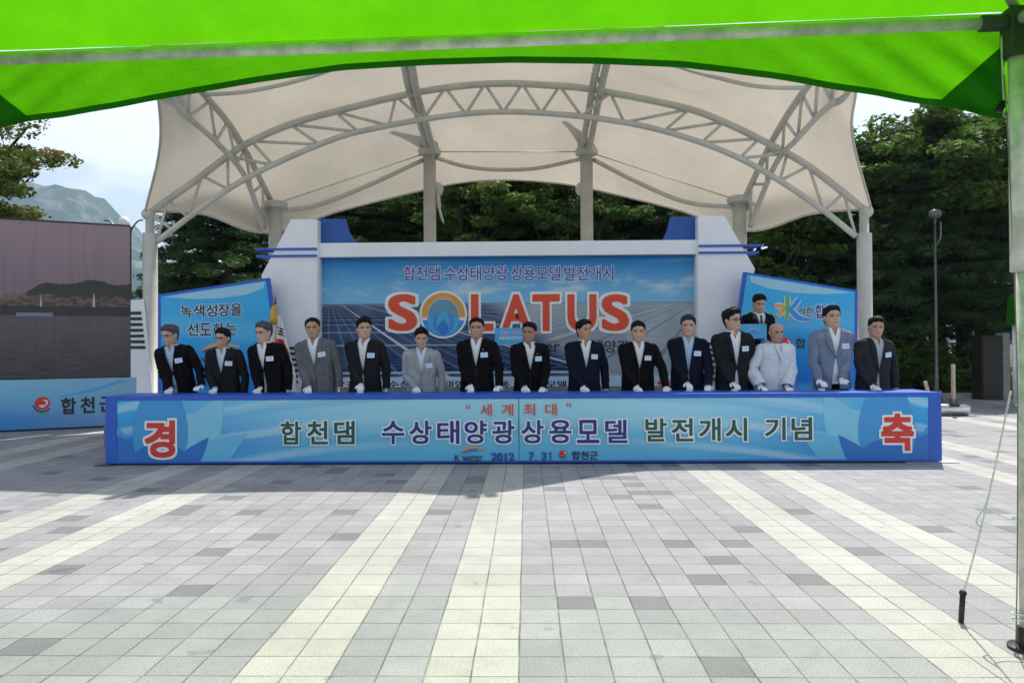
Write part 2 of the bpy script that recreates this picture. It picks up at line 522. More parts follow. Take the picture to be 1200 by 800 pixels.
def soil_material():
    m, nt, b = base('leaf litter soil')
    vec = worldxyz(nt)[0]
    n = noise_v(nt, vec, 0.9, 8.0, 0.7).smooth(0.35, 0.65)
    c = mixc(nt, n, (0.05, 0.042, 0.028), (0.055, 0.075, 0.026))
    nt.links.new(c, b.inputs['Base Color']); b.inputs['Roughness'].default_value = 0.95
    bump(nt, b, noise_v(nt, vec, 14.0, 6.0), 0.6, 0.05)
    return m
g = MB(); R_ = 6000.0
g.add([(-R_, -R_, -0.06), (R_, -R_, -0.06), (R_, R_, -0.06), (-R_, R_, -0.06)], [(0, 1, 2, 3)])
tag(g.build('ground', soil_material()), kind='structure')
KERB_Y = 18.6
pl = MB(); pl.add([(-26, -14, 0), (26, -14, 0), (26, KERB_Y, 0), (-26, KERB_Y, 0)], [(0, 1, 2, 3)])
tag(pl.build('plaza_paving', paver_material()), kind='structure')
kb = MB()
for i in range(52): kb.box((-26 + i * 1.0 + 0.006, KERB_Y, -0.06), (-26 + (i + 1) * 1.0 - 0.006, KERB_Y + 0.16, 0.14))
tag(kb.build('kerb', M_CONC, bevel=0.015), kind='structure')
bed = MB()
xs = np.linspace(-26, 26, 60); ys = np.linspace(KERB_Y + 0.16, 34, 20)
bed.grid([[(x, y, 0.10 + 0.25 * (1 - math.exp(-(y - KERB_Y) / 5)) + 0.08 * mnoise.noise(Vector((x * .4, y * .4, 3)))) for x in xs] for y in ys])
tag(bed.build('planting_bed', soil_material(), smooth=True), kind='structure')

# mountain ridge
def mountain_material():
    m, nt, b = base('forested granite mountain')
    vec = worldxyz(nt)[0]
    n = noise_v(nt, vec, 0.016, 9.0, 0.68)
    rock = noise_v(nt, vec, 0.010, 9.0, 0.75).smooth(0.50, 0.60)
    c = mixc(nt, n.smooth(0.35, 0.65), (0.018, 0.034, 0.016), (0.045, 0.066, 0.032))
    c = mixc(nt, rock * 0.75, c, (0.20, 0.19, 0.175))
    nt.links.new(c, b.inputs['Base Color']); b.inputs['Roughness'].default_value = 0.95
    b.inputs['Specular IOR Level'].default_value = 0.0
    return m
mt = MB()
prof_px = [(-500, 330), (-300, 300), (-160, 262), (-60, 240), (10, 228), (35, 222), (60, 216), (78, 218), (95, 222), (110, 233), (122, 247), (132, 262), (146, 283), (165, 300), (200, 318), (300, 335), (500, 350), (900, 345), (1300, 335), (1700, 345)]
YM = 1350.0
px_k = [P(a, b, YM).x for a, b in prof_px]; pz_k = [P(a, b, YM).z for a, b in prof_px]
rows = []
for j in range(46):
    t = j / 45.0
    yy = YM - 520 + t * 900
    e = 1 - abs((yy - YM) / 520.0) ** 1.25 if yy < YM else 1 - ((yy - YM) / 380.0) ** 1.5
    row = []
    for x in np.linspace(px_k[0], px_k[-1], 220):
        h = float(np.interp(x, px_k, pz_k)) * max(0.0, e)
        h += 60 * min(1, h / 80) * (mnoise.fractal(Vector((x * .011, yy * .011, 1)), 0.9, 2.1, 6)) * (0.22 + 0.78 * min(1, abs(yy - YM) / 160))
        row.append((x, yy, max(h, -1)))
    rows.append(row)
mt.grid(rows)
tag(mt.build('mountain', mountain_material(), smooth=True), kind='structure')

# ------------------------------------------------------------------ haze
hz_ = MB(); hz_.box((-2600, -120, -3), (2600, 1900, 420))
m, nt, b = base('thin summer haze')
nt.nodes.remove(b)
pv = nt.nodes.new('ShaderNodeVolumePrincipled')
pv.inputs['Color'].default_value = (0.55, 0.78, 1.0, 1); pv.inputs['Density'].default_value = 0.00030
pv.inputs['Anisotropy'].default_value = 0.25
nt.links.new(pv.outputs[0], nt.nodes['Material Output'].inputs['Volume'])
HAZE = hz_.build('haze', m); tag(HAZE, kind='stuff')

# ------------------------------------------------------------------ stage canopy (membrane on steel)
YF, YR = 13.2, 15.9
CAN = thing('stage_canopy', 'cream membrane canopy on arched steel trusses and round columns over the stage', 'canopy')
def stations():
    R0 = [(172, 248, YF), (238, 251, 13.9), (313, 273, 14.6), (400, 247, 15.8), (500, 222, 16.9), (550, 213, 17.1), (597, 211, 17.2), (645, 214, 17.1), (690, 221, 16.9), (790, 245, 15.8), (874, 271, 14.6), (950, 251, 13.9), (1018, 245, YF)]
    C1 = [(171, 248, YF - .05), (245, 224, 13.9), (321, 234, 14.6), (410, 206, 15.4), (503, 170, YR), (550, 177, 16.0), (597, 179, 16.1), (645, 177, 16.0), (690, 170, YR), (780, 204, 15.4), (866, 228, 14.6), (945, 222, 13.9), (1019, 245, YF - .05)]
    M2 = [(171, 244, YF - .15), (225, 205, YF), (290, 159, YF), (395, 123, YF), (483, 103, YF), (540, 94, YF), (590, 91, YF), (640, 94, YF), (697, 99, YF), (797, 120, YF), (894, 157, YF), (960, 197, YF), (1020, 241, YF - .15)]
    F3 = [(188, 163, 12.0), (206, 128, 11.9), (230, 92, 11.9), (366, 72, 11.9), (473, 48, 11.7), (530, 48, 11.8), (590, 48, 11.9), (650, 48, 11.8), (705, 48, 11.7), (812, 104, 12.4), (953, 92, 12.0), (978, 124, 11.9), (999, 160, 12.0)]
    F4 = [(178, 60, 10.6), (178, 48, 10.5), (181, 34, 10.4), (335, 24, 10.6), (450, -3, 10.55), (520, 3, 10.6), (590, 6, 10.65), (660, 3, 10.6), (735, -3, 10.55), (838, 74, 11.4), (986, 62, 11.6), (996, 88, 11.65), (1003, 108, 11.7)]
    return [[P(*q) for q in r] for r in (R0, C1, M2, F3, F4)]
ST = stations()
dense = [catmull(r, 96) for r in ST]
colsM = [catmull([dense[k][i] for k in range(5)], 44) for i in range(97)]
mb = MB(); mb.grid([[colsM[i][j] for i in range(97)] for j in range(45)])
MEMB = mb.build('membrane', M_MEMB, CAN, smooth=True)
def rope_edge(pts, r=0.025): e = MB(); e.tube(pts, r, 6); return e
eb = MB()
for pts in ([colsM[i][0] for i in range(97)], [colsM[0][j] for j in range(4, 45)], [colsM[96][j] for j in range(4, 45)], [colsM[i][44] for i in range(97)]): eb.tube(pts, 0.022, 6)
eb.build('edge_cable', mat('edge rope sleeve', (0.5, 0.48, 0.44), 0.6), CAN, smooth=True)

def pl_(pts, Y): return [P(a, b, Y) for a, b in pts]
def truss(name, up, lo, r1, r2, nweb, n=40):
    U, L = catmull(up, n), catmull(lo, n)
    mb = MB(); mb.tube(U, r1, 10); mb.tube(L, r1 * 0.85, 10)
    for k in range(nweb):
        a, b, c = k / nweb, (k + .5) / nweb, (k + 1) / nweb
        pa, pb, pc = L[round(a * n)], U[round(b * n)], L[round(c * n)]
        if k == 0 : mb.tube([U[0], L[round(.5 / nweb * n)]], r2, 8)
        mb.tube([pa, pb], r2, 8); mb.tube([pb, pc], r2, 8)
    return mb.build(name, M_STEEL, CAN, smooth=True)
upc = pl_([(174, 250), (223, 216), (260, 188), (290, 168), (340, 146), (400, 129), (481, 110), (540, 101), (590, 98), (640, 100), (694, 105), (800, 126), (848, 143), (894, 165), (930, 184), (959, 203), (1015, 247)], YF)
loc_ = pl_([(184, 283), (226, 251), (280, 214), (340, 184), (400, 160), (442, 150), (484, 142), (540, 134), (590, 131), (640, 133), (694, 138), (750, 147), (800, 160), (850, 178), (901, 204), (960, 243), (1003, 277)], YF)
truss('main_arch', upc, loc_, 0.060, 0.027, 18, 72)
for A, B in (([(317, 234, 14.55), (277, 158, 13.1), (235, 106, 12.0), (184, 46, 10.6)], [(309, 268, 14.45), (287, 207, 13.4), (253, 166, 12.5), (205, 121, 11.4), (184, 64, 10.65)]),
             ([(872, 234, 14.55), (909, 158, 13.1), (950, 97, 12.0), (983, 66, 11.62)], [(879, 266, 14.45), (908, 194, 13.4), (935, 162, 12.55), (965, 130, 12.05), (997, 104, 11.7)])):
    truss('side_rib', [P(*q) for q in A], [P(*q) for q in B], 0.057, 0.027, 6, 36)
for A in ([(505, 176, YR), (494, 138, 14.4), (484, 106, YF - .12), (478, 74, 12.3), (468, 15, 11.0), (453, -10, 10.35)], [(686, 176, YR), (693, 138, 14.4), (699, 104, YF - .12), (706, 72, 12.3), (720, 15, 11.0), (733, -10, 10.35)]):
    pts = catmull([P(*q) for q in A], 30); mb = MB()
    off = Vector((0.07, 0, -0.02))
    mb.tube([p - off for p in pts], 0.065, 10); mb.tube([p + off - Vector((0, 0, 0.03)) for p in pts], 0.065, 10)
    for k in range(2, 30, 4): mb.tube([pts[k] - off, pts[k] + off], 0.05, 6)
    mb.build('inner_rib', M_STEEL, CAN, smooth=True)
# columns
def column(px, Y, ztop, r, neck=True, cap=True):
    c = P(px, 300, Y); mb = MB()
    if neck:
        mb.lathe([(r + .09, 0), (r + .09, .03), (r, .031), (r, ztop - .38), (r * .98, ztop - .36), (r * .62, ztop - .35), (r * .62, ztop)], (c.x, c.y, 0), 20)
    else:
        mb.lathe([(r + .09, 0), (r + .09, .03), (r, .031), (r, ztop)], (c.x, c.y, 0), 20)
    o = mb.build('column', M_STEEL, CAN, smooth=True)
    for p in o.data.polygons: p.use_smooth = abs(p.normal.z) < .5
    if cap:
        q = MB(); q.lathe([(r * .6, ztop - .1), (r * 1.75, ztop - .06), (r * 1.85, ztop + .02), (r * 1.7, ztop + .06), (r * .6, ztop + .07)], (c.x, c.y, 0), 20)
        q.build('column_cap', M_STEEL, o, smooth=False)
    return c
for px in (176, 1013): column(px, YF, P(px, 250, YF).z, 0.125, True, False)
for px, Y, py in ((323, 14.6, 240), (867, 14.6, 234)): column(px, Y, P(px, py, Y).z, 0.13, False)
for px, py in ((504, 178), (688, 178)):
    z = P(px, py, YR).z
    c = column(px, YR, z, 0.135, False)
    sp = MB(); sp.lathe([(0.2, 0.02), (0.17, 0.25), (0.07, 1.5), (0.045, 2.1), (0.01, 2.15)], (c.x, c.y, z + 0.05), 14)
    sp.build('mast_tip', M_STEEL, CAN, smooth=True)
# joint collars at the ends of the arch
for px, py in ((174, 251), (1015, 248)):
    p = P(px, py, YF); mb = MB(); mb.ball(p, 0.12, 14)
    mb.build('arch_shoe', M_STEEL, CAN, smooth=True)
# rear edge pipes and thin stays
for pts in ([(325, 247, 14.6), (370, 241, 15.1), (430, 218, 15.6), (497, 187, YR)], [(511, 185, YR), (545, 195, 16.4), (585, 199, 16.6), (630, 197, 16.5), (682, 186, YR)], [(695, 187, YR), (750, 215, 15.6), (805, 237, 15.1), (862, 243, 14.6)]):
    mb = MB(); mb.tube(catmull([P(*q) for q in pts], 24), 0.045, 8); mb.build('edge_pipe', M_STEEL, CAN, smooth=True)
for a, b in (((326, 238, 14.6), (495, 181, YR)), ((512, 178, YR), (681, 178, YR)), ((695, 180, YR), (862, 234, 14.6))): mb = MB(); mb.tube([P(*a), P(*b)], 0.012, 6); mb.build('stay_cable', M_STEEL, CAN, smooth=True)
for idx in ((2, 4), (4, 8), (8, 10)):
    pts = [colsM[i][44] + Vector((0, 0, -.05)) for i in range(idx[0] * 8, idx[1] * 8 + 1)]
    fr = MB(); fr.tube(pts, 0.04, 8); fr.build('front_pipe', M_STEEL, CAN, smooth=True)
for A in ([(238, 107, 12.0), (290, 103, 11.95), (350, 90, 11.85), (410, 70, 11.75), (471, 54, 11.7)], [(946, 99, 12.0), (888, 97, 11.95), (830, 84, 11.85), (775, 68, 11.75), (712, 54, 11.7)]):
    fr = MB(); fr.tube(catmull([P(*q) - Vector((0, 0, .06)) for q in A], 24), 0.035, 8); fr.build('tension_pipe', M_STEEL, CAN, smooth=True)
# short hanging cable and strap at the rear columns
for px in (513, 681):
    mb = MB(); mb.ball(P(px, 222, YR + .1), (0.13, 0.1, 0.16), 10); mb.build('tension_shackle', M_STEEL, CAN, smooth=True)
mb = MB()
mb.tube(catmull([P(513, 226, YR), P(515, 245, YR), P(520, 262, YR)], 8), [0.05] * 4 + [0.03] * 4 + [.01], 6)
mb.build('loose_strap', M_STEEL, CAN, smooth=True)

# ------------------------------------------------------------------ stage, backdrop, towers, wing panels
YB = 12.3
YS = 10.15
stg = MB()
xa, xb = P(186, 400, 11.7).x, P(1004, 400, 11.7).x
stg.box((xa, YS, 0.02), (xb, 13.0, 0.35))
o = stg.build('stage_platform', M_GREY, bevel=0.01); tag(o, 'low grey carpeted stage platform under the canopy behind the officials', 'stage')
bx0, bx1 = P(372, 400, YB).x, P(818, 400, YB).x
org = Vector(((bx0 + bx1) / 2, YB, 0.35))
BD = thing('stage_backdrop', 'wide printed backdrop with solar panels and red lettering under white header beam', 'backdrop', org)
def r_b(px0, py0, px1, py1): return rect(px0, py0, px1, py1, YB, org)
X0, X1, Z0, Z1 = r_b(377, 299, 814, 470); Z0 = 0.02
hzT = r_b(377, 353, 814, 470)[3]
zbot = r_b(377, 299, 814, 447)[2]
def backdrop_print(nt, vec, x, y, z):
    W_ = X1 - X0
    s = (x - X0) / W_
    t = (hzT + 0.03 - z).max(0.004)                       # metres below the printed horizon
    top = mixc(nt, (z - hzT).smooth(0.0, 0.85), (0.20, 0.50, 0.74), (0.015, 0.20, 0.52))
    cn = noise_v(nt, comb(nt, x * 0.9, z * 2.6, 4.0), 1.3, 7.0, 0.6)
    band = (z - hzT).smooth(0.0, 0.22) * (z - hzT).smooth(0.62, 0.3)
    skyc = mixc(nt, cn.smooth(0.44, 0.66) * band * 0.9, top, (0.56, 0.66, 0.72))
    cn2 = noise_v(nt, comb(nt, x * 0.5, z * 6.0, 9.0), 1.5, 5.0, 0.6)
    skyc = mixc(nt, cn2.smooth(0.52, 0.75) * (z - hzT).smooth(0.5, 0.8) * 0.35, skyc, (0.4, 0.55, 0.62))
    d = V.const(nt, 1.0) / (t + 0.10)
    def gridl(u, wd):
        f = u.fract(); e = f.min(1.0 - f)
        return e.lt(wd)
    # navy field on the left: vanishing point at upper left
    u = (s - 0.02) * d * 2.6; w = d * 4.2
    fine = gridl(u * 8.0, 0.09).max(gridl(w * 6.0, 0.09))
    big = gridl(u * 1.15 + 0.3, 0.022).max(gridl(w * 0.55 + 0.2, 0.022))
    navy = mixc(nt, noise_v(nt, vec, 2.2, 3.0).smooth(0.3, 0.7), (0.010, 0.025, 0.095), (0.045, 0.095, 0.22))
    left = mixc(nt, fine * 0.45, navy, (0.24, 0.32, 0.42))
    left = mixc(nt, big, left, (0.55, 0.60, 0.64))
    # grey field on the right: vanishing point at upper right
    u2 = (1.04 - s) * d * 2.4 ; w2 = d * 3.4 + s * 3.0
    fine2 = gridl(u2 * 3.2, 0.05)
    big2 = gridl(u2 * 0.62 + 0.15, 0.018)
    gry = mixc(nt, noise_v(nt, vec, 1.4, 3.0).smooth(0.3, 0.7), (0.29, 0.34, 0.40), (0.42, 0.47, 0.52))
    right = mixc(nt, fine2 * 0.55, gry, (0.10, 0.12, 0.145))
    right = mixc(nt, gridl(w2 * 0.8, 0.04) * 0.3, right, (0.12, 0.14, 0.17))
    right = mixc(nt, big2, right, (0.55, 0.58, 0.58))
    edge = s - 0.46 - t * 0.22
    fld = mixc(nt, edge.smooth(-0.05, 0.05), left, right)
    haze_ = t.smooth(0.0, 0.10)
    fld = mixc(nt, haze_, (0.20, 0.29, 0.37), fld)
    allc = mixc(nt, (z - hzT).gt(0.0), fld, skyc)
    return allc
pb = MB(); pb.box((X0, 0.0, 0.02), (X1, 0.06, Z1))
pb.build('printed_panel', print_mat('solar field print', backdrop_print), BD)
hd = MB(); hd.box((r_b(373, 290, 0, 299)[0], -0.14, Z1), (r_b(0, 290, 817, 299)[1], 0.10, r_b(0, 289.5, 0, 0)[3]))
hd.build('header_beam', M_WHITE, BD, bevel=0.008)
for px in (470, 522, 585, 640, 690, 745):
    hl = MB(); a = r_b(px, 286, px + 1.5, 290); hl.box((a[0], -0.03, r_b(0, 289.4, 0, 0)[3] - .002), (a[1], 0.0, a[3])); hl.build('header_pin', M_GALV, BD)
for sx, a in (('l', r_b(372, 299, 377, 400)), ('r', r_b(814, 299, 818, 400))):
    q = MB(); q.box((a[0], -0.16, 0.0), (a[1], 0.08, Z1 - .002)); q.build('side_return', M_WHITE, BD)
for pts in ([(372, 256.5), (404, 256.5), (408, 270), (414, 281), (421, 289.5), (372, 289.5)], [(817, 254), (786, 254), (783, 268), (778, 279), (770, 289), (817, 289)]):
    q = MB(); q.prism([pz(a, b, YB, org) for a, b in pts], 0.0, 0.10); q.build('header_wing', M_DBLUE, BD)
# lettering on the backdrop
M_TITLE = sheet_mat('lilac outline print', (0.50, 0.62, 0.78))
for s, a, b_ in (('합천댐', 275, 388), ('수상태양광', 402, 600), ('상용모델', 610, 765), ('발전개시', 777, 930)):
    q = MB(); letters(q, s, r_b(a / 2.667 + 370, 311.5, b_ / 2.667 + 370, 329), -0.006, 0.010, 0.045)
    q.build('title_lettering', [M_PURP, M_TITLE], BD)
for s, a, b_ in (('S', 455, 489), ('L', 552, 578), ('A', 588, 622), ('T', 624, 656), ('U', 665, 699), ('S', 705, 737)):
    q = MB(); letters(q, s, r_b(a, 344.5, b_, 388), -0.010, 0.032, 0.05)
    q.build('slogan_lettering', [M_ORED, M_WPRINT], BD)
q = MB()
cx, cz = pz(519.5, 368.5, YB, org); U1 = P(520, 368, YB).x - P(519, 368, YB).x
q.sheet(disc(cx, cz, 28 * U1, 40), -0.008, 0)
q.sheet(disc(cx, cz, 18 * U1, 40), -0.010, 4)
q.sheet(arc_band(cx, cz, 18.6 * U1, 25.5 * U1, -8, 188), -0.011, 1)
bowl = arc_band(cx, cz, 0.1 * U1, 25.5 * U1, 196, 344)
q.sheet([(cx + 25.5 * U1 * math.cos(math.radians(a)), cz + 25.5 * U1 * math.sin(math.radians(a))) for a in range(194, 347, 6)], -0.012, 3)
base_ = (cx, cz - 25 * U1)
for k, (dx, dz, w, mi) in enumerate(((-19, 3, 6.5, 2), (19, 3, 6.5, 2), (-10, 7, 7, 3), (10, 7, 7, 3), (0, 12, 8, 2), (0, 0, 6, 5))):
    q.sheet(lens(base_, (cx + dx * U1, cz + dz * U1 - 6 * U1), w * U1), -0.0135 - k * 0.0012, mi)
q.build('lotus_emblem', [M_WPRINT, M_ORANGE, M_CYAN, M_BPRINT, sheet_mat('sky print', (0.12, 0.30, 0.44)), M_MBLUE], BD)
q = MB()
letters(q, 'K', r_b(601, 400, 607, 412.5), -0.006, 0.012); letters(q, 'water', r_b(610, 401, 656, 412.5), -0.006, 0.008)
q.build('subtitle_lettering', M_INK, BD)
q = MB(); letters(q, '수상태양광', r_b(663, 398.5, 737, 413.5), -0.006, 0.012)
q.build('subtitle_lettering', M_INK, BD)
# lower strip carrying the printed banner text
lz0, lz1 = r_b(0, 444, 0, 456)[2], r_b(0, 444, 0, 456)[3]
q = MB(); q.box((X0 + .02, -0.03, lz0), (X1 - .02, -0.002, lz1)); LS = q.build('lower_banner', M_PALE, BD)
for i, (s, a, b_, mi) in enumerate((('합천댐', 388, 440, 0), ('수상', 455, 482, 1), ('태양', 520, 546, 2), ('상용', 560, 598, 2), ('모델', 640, 664, 1), ('발전', 668, 700, 2), ('기념', 745, 790, 0))):
    q = MB(); letters(q, s, r_b(a, 445.5, b_, 454.5), -0.034, 0.03, 0.03, mi, 3)
    q.build('lower_lettering', [M_RED, M_NAVY, M_TEAL, M_WPRINT], BD)
q = MB(); q.box((X0, -0.22, 0.002), (X1, -0.035, lz0 - 0.01)); q.build('riser', M_GREY, BD)

# white towers either side of the backdrop
YT = 12.1
def tower(label, pts, bands, slats):
    o0 = P(pts[0][0], pts[0][1], YT); o0 = Vector((o0.x, YT, 0.35))
    T = thing('pylon', label, 'stage pylon', o0, group='white pylons flanking the backdrop')
    zb = 0.005
    poly = [pz(a, b, YT, o0) for a, b in pts]; poly = [(x, max(z, zb)) for x, z in poly]
    q = MB(); q.prism(poly, 0.0, 0.28); q.build('pylon_body', M_WHITE, T, bevel=0.006)
    for a in bands:
        r = rect(*a, YT, o0); q = MB(); q.box((r[0], -0.035, r[2]), (r[1], 0.30, r[3])); q.build('blue_band', M_BLUE, T)
    for a in slats:
        r = rect(*a, YT, o0); q = MB(); q.box((r[0], -0.02, r[2]), (r[1], -0.002, r[3])); q.build('dark_slat', M_SLAT, T)
    return T
M_SLAT = mat('dark green slat', (0.012, 0.03, 0.022), 0.6)
tower('white angular pylon left of the backdrop with two blue bands near its top', [(341, 257), (372, 257), (372, 520), (346, 520), (306, 323)],
      [(300, 290.5, 371.5, 293.5), (301, 298.5, 371.5, 301.5)], [(340, 406 + i * 6.6, 349.5, 409.2 + i * 6.6) for i in range(7)])
tower('white angular pylon right of the backdrop with two blue bands near its top', [(849, 253), (818, 253), (818, 520), (843, 520), (885, 315)],
      [(818.5, 286.5, 890, 289.5), (818.5, 294.5, 889, 297.5)], [(826, 401 + i * 6.9, 837.5, 404.3 + i * 6.9) for i in range(7)])

# blue wing panels
def wing_print(nt, vec, x, y, z):
    c = mixc(nt, (z + (x * 0.8).sin() * 0.15).smooth(0.2, 1.7), (0.012, 0.19, 0.64), (0.06, 0.43, 0.78))
    st = ((x * 0.5).sin() * 0.12 + z * 1.0 + noise_v(nt, comb(nt, x * 0.3, z * 0.5, 2.0), 2.0) * 0.25)
    a = (st * 5.2).sin().smooth(0.35, 1.0)
    return mixc(nt, a * 0.45, c, (0.16, 0.54, 0.80))
M_WING = print_mat('wing banner print', wing_print)
YW = 11.8
def wing(label, frame, face, topcurve):
    p = P(*frame[0], YW); o0 = Vector((p.x, YW, 0.35))
    T = thing('wing_panel', label, 'banner panel', o0, group='blue wing panels beside the pylons')
    fz = lambda pts: [(x, max(z, 0.005)) for x, z in (pz(a, b, YW, o0) for a, b in pts)]
    q = MB(); q.prism(fz(frame), 0.0, 0.08); q.build('frame', M_BLUE, T)
    q = MB(); q.prism([(x, max(z, 0.05)) for x, z in fz(face)], -0.012, -0.002); q.build('printed_face', M_WING, T)
    q = MB(); q.sheet(fz(topcurve), -0.015); q.build('pale_swoosh', sheet_mat('pale swoosh print', (0.30, 0.58, 0.72)), T)
    return T, o0
WL, wo_ = wing('tall blue wing panel left of the stage reading 녹색성장을 선도하는', [(185, 345), (315, 325.5), (335, 520), (185, 520)], [(189, 347.5), (312, 329), (333, 520), (189, 520)], [(192, 348), (311, 330), (309, 338), (290, 345), (260, 349.5), (225, 350.5)])
q = MB()
for k, (ch, a, dy) in enumerate((('녹', 212, 0), ('색', 227, -.4), ('성', 242, -.8), ('장', 256.5, -1.2), ('을', 271, -1.6))): letters(q, ch, rect(a, 357 + dy, a + 13, 372 + dy, YW, wo_), -0.018, 0.02, 0.05)
q.build('lettering', [M_INK, M_PALE], WL); q = MB()
for k, (ch, a, dy) in enumerate((('선', 220, 0), ('도', 235, -.2), ('하', 250, -.5), ('는', 265, -.8))): letters(q, ch, rect(a, 378.5 + dy, a + 13, 393.5 + dy, YW, wo_), -0.018, 0.02, 0.05)
q.build('lettering', [M_INK, M_PALE], WL); q = MB()
letters(q, 'K water', rect(222, 415, 275, 425, YW, wo_), -0.018, 0.01)
q.build('lettering', [M_INK, M_PALE], WL)
def swoosh(mb, f, y, mis):
    a = [f(*p) for p in ((236, 411), (243, 405), (252, 402), (264, 402), (282, 405), (281, 407), (264, 404.5), (252, 406), (243, 409))]
    b_ = [f(*p) for p in ((236, 412), (244, 408.5), (254, 406), (266, 406.5), (274, 409), (264, 409), (252, 410), (240, 413))]
    mb.sheet(a, y, mis[0]); mb.sheet(b_, y - .002, mis[1])
q = MB(); swoosh(q, lambda a, b: pz(a, b, YW, wo_), -0.018, (0, 1)); q.build('wave_emblem', [M_ORANGE, M_NAVY], WL)
WR, wo_ = wing('blue wing panel right of the stage with the colourful water character', [(1005, 340), (872, 318.5), (850, 520), (1005, 520)], [(1001, 342), (875, 321.5), (853, 520), (1001, 520)], [(998, 343), (878, 323), (880, 331), (900, 338), (930, 343), (965, 345)])
wz = lambda a, b: pz(a, b, YW, wo_)
q = MB()
def brush(pts, w, mi, y):
    pts = catmull([Vector((*wz(a, b), 0)) for a, b in pts], 14)
    L_, R2 = [], []
    for i, p in enumerate(pts):
        t = (pts[min(i + 1, 14)] - pts[max(i - 1, 0)]).normalized(); nrm = Vector((-t.y, t.x, 0))
        ww = w * (0.45 + 0.55 * math.sin(math.pi * min(1, 0.25 + i / 14 * .75))) * U1
        L_.append(p + nrm * ww); R2.append(p - nrm * ww)
    mb_ = [tuple(p.xy) for p in L_ + R2[::-1]]
    q.sheet(mb_, y, mi)
for off, y, ms in ((1.6, -0.018, (3, 3, 3, 3)), (0, -0.022, (0, 1, 2, 0))):
    brush([(907, 359), (914, 358), (919, 359)], 1.9 + off, ms[0], y)
    brush([(919, 359), (915, 366), (910, 371)], 2.2 + off, ms[0], y - .001)
    brush([(922, 347), (922.5, 362), (921, 377)], 2.4 + off, ms[1], y - .0015)
    brush([(936, 350), (930, 358), (924, 362)], 2.3 + off, ms[2], y - .002)
    brush([(925, 362), (935, 372), (949, 375)], 3.0 + off, ms[2], y - .0025)
q.build('water_character', [M_ORANGE, M_GPRINT, M_BPRINT, M_PALE], WR)
q = MB()
letters(q, '려한', rect(935, 360, 953, 371.5, YW, wo_), -0.018, 0.015, 0.06); letters(q, '합천', rect(955, 356.5, 977, 373, YW, wo_), -0.018, 0.02, 0.06, 2)
q.build('lettering', [M_INK, M_PALE, M_PURP], WR); q = MB()
for ch, a in (('합', 932), ('천', 947), ('군', 962)): letters(q, ch, rect(a, 396, a + 12, 408, YW, wo_), -0.018, 0.02)
q.build('lettering', [M_INK, M_PALE, M_PURP], WR)
def swirl(mb, cx, cz, r, y, ms):              # red comma spiral over a blue arc and a green dash
    mb.sheet(disc(cx, cz, r, 36), y, ms[0])
    pts = []
    for i in range(25):
        t = i / 24; a = math.radians(100 - 250 * t); rr = r * (0.42 + 0.5 * t * .55)
        pts.append((cx + rr * math.cos(a) + .1 * r, cz + rr * math.sin(a) + .08 * r, 0.03 * r + 0.19 * r * math.sin(math.pi * min(1, t * 1.02))))
    Lx = [(p[0] + p[2] * .5, p[1] + p[2] * .4) for p in pts]; Rx = [(p[0] - p[2] * .6, p[1] - p[2] * .6) for p in pts]
    mb.sheet(Lx + Rx[::-1], y - .002, ms[1])
    mb.sheet(arc_band(cx, cz - .05 * r, r * 1.08, r * 1.3, 190, 320), y - .003, ms[2])
    mb.sheet(disc(cx + .05 * r, cz - 1.55 * r, r * .95, 20, r * .12), y - .003, ms[3])
M_SW = [M_RED, M_WPRINT, M_NAVY, M_GPRINT]
q = MB(); c = wz(921, 402); swirl(q, c[0], c[1], 6.2 * U1, -0.018, (0, 1, 2, 3)); q.build('swirl_emblem', M_SW, WR)

# national flag on a stand
fo = P(323, 420, 11.3); FL = thing('national_flag', 'draped white national flag with red and blue circle on a gold tipped pole', 'flag', (fo.x, 11.3, 0.35))
tz = P(322, 347, 11.3).z - .35
q = MB(); q.tube([(0, 0, 0.02), (0, 0, tz - .12)], 0.014, 8); q.lathe([(0.15, 0), (0.15, .02), (.03, .04), (.02, .12)], (0, 0, 0), 16); q.build('flag_pole', M_GOLD, FL, smooth=True)
q = MB(); q.lathe([(0.012, tz - .13), (.022, tz - .1), (.008, tz - .07), (.012, tz - .03), (.002, tz)], (0, 0, 0), 10); q.build('finial', mat('dark finial', (.08, .06, .04), .4, .6), FL, smooth=True)
q = MB(); q.lathe([(0.012, tz - .14), (.045, tz - .2), (.06, tz - .34), (.062, tz - .42), (0.02, tz - .43)], (-.01, -.045, 0), 12); q.build('tassel', M_GOLD, FL, smooth=True)
q = MB(); rows = []; cols = []
NZ, NX = 80, 48
for i in range(NZ + 1):
    t = i / NZ; z = tz - .28 - 1.15 * t; w = 0.07 + 0.17 * min(1, t * 1.3)
    rows.append([((j / NX - .38) * 2 * w * (.85 + .15 * t), -0.03 - 0.05 * math.sin(j / NX * 15 + t * 1.2) * min(1, .3 + t) * .9, z - .05 * abs(j / NX - .3)) for j in range(NX + 1)])
rows = [[(x + .03, y, z) for x, y, z in r] for r in rows]
q.grid(rows)
for k, f in enumerate(q.f):
    i, j = divmod(k, NX); t = i / NZ; s = j / NX
    dx, dz = (s - .55) / .42, (t - .50) / .20
    mi = 0
    if dx * dx + dz * dz < 1: mi = 1 if dz < 0.25 * math.sin(dx * 3.1) else 2
    for a in (.16, .20, .24):
        if abs(t - a - .03 * (s - .5)) < .011 and .35 < s < .95: mi = 3
    if .76 < t < .9 and .3 < s < .9 and (int((t - .76) / .024) % 2 == 0): mi = 3
    q.mi[k] = mi
q.build('flag_cloth', [sheet_mat('white flag cloth', (.75, .75, .76), .8), sheet_mat('red flag cloth', (.55, .02, .03), .8), sheet_mat('blue flag cloth', (.01, .03, .25), .8), M_INK], FL, smooth=True)

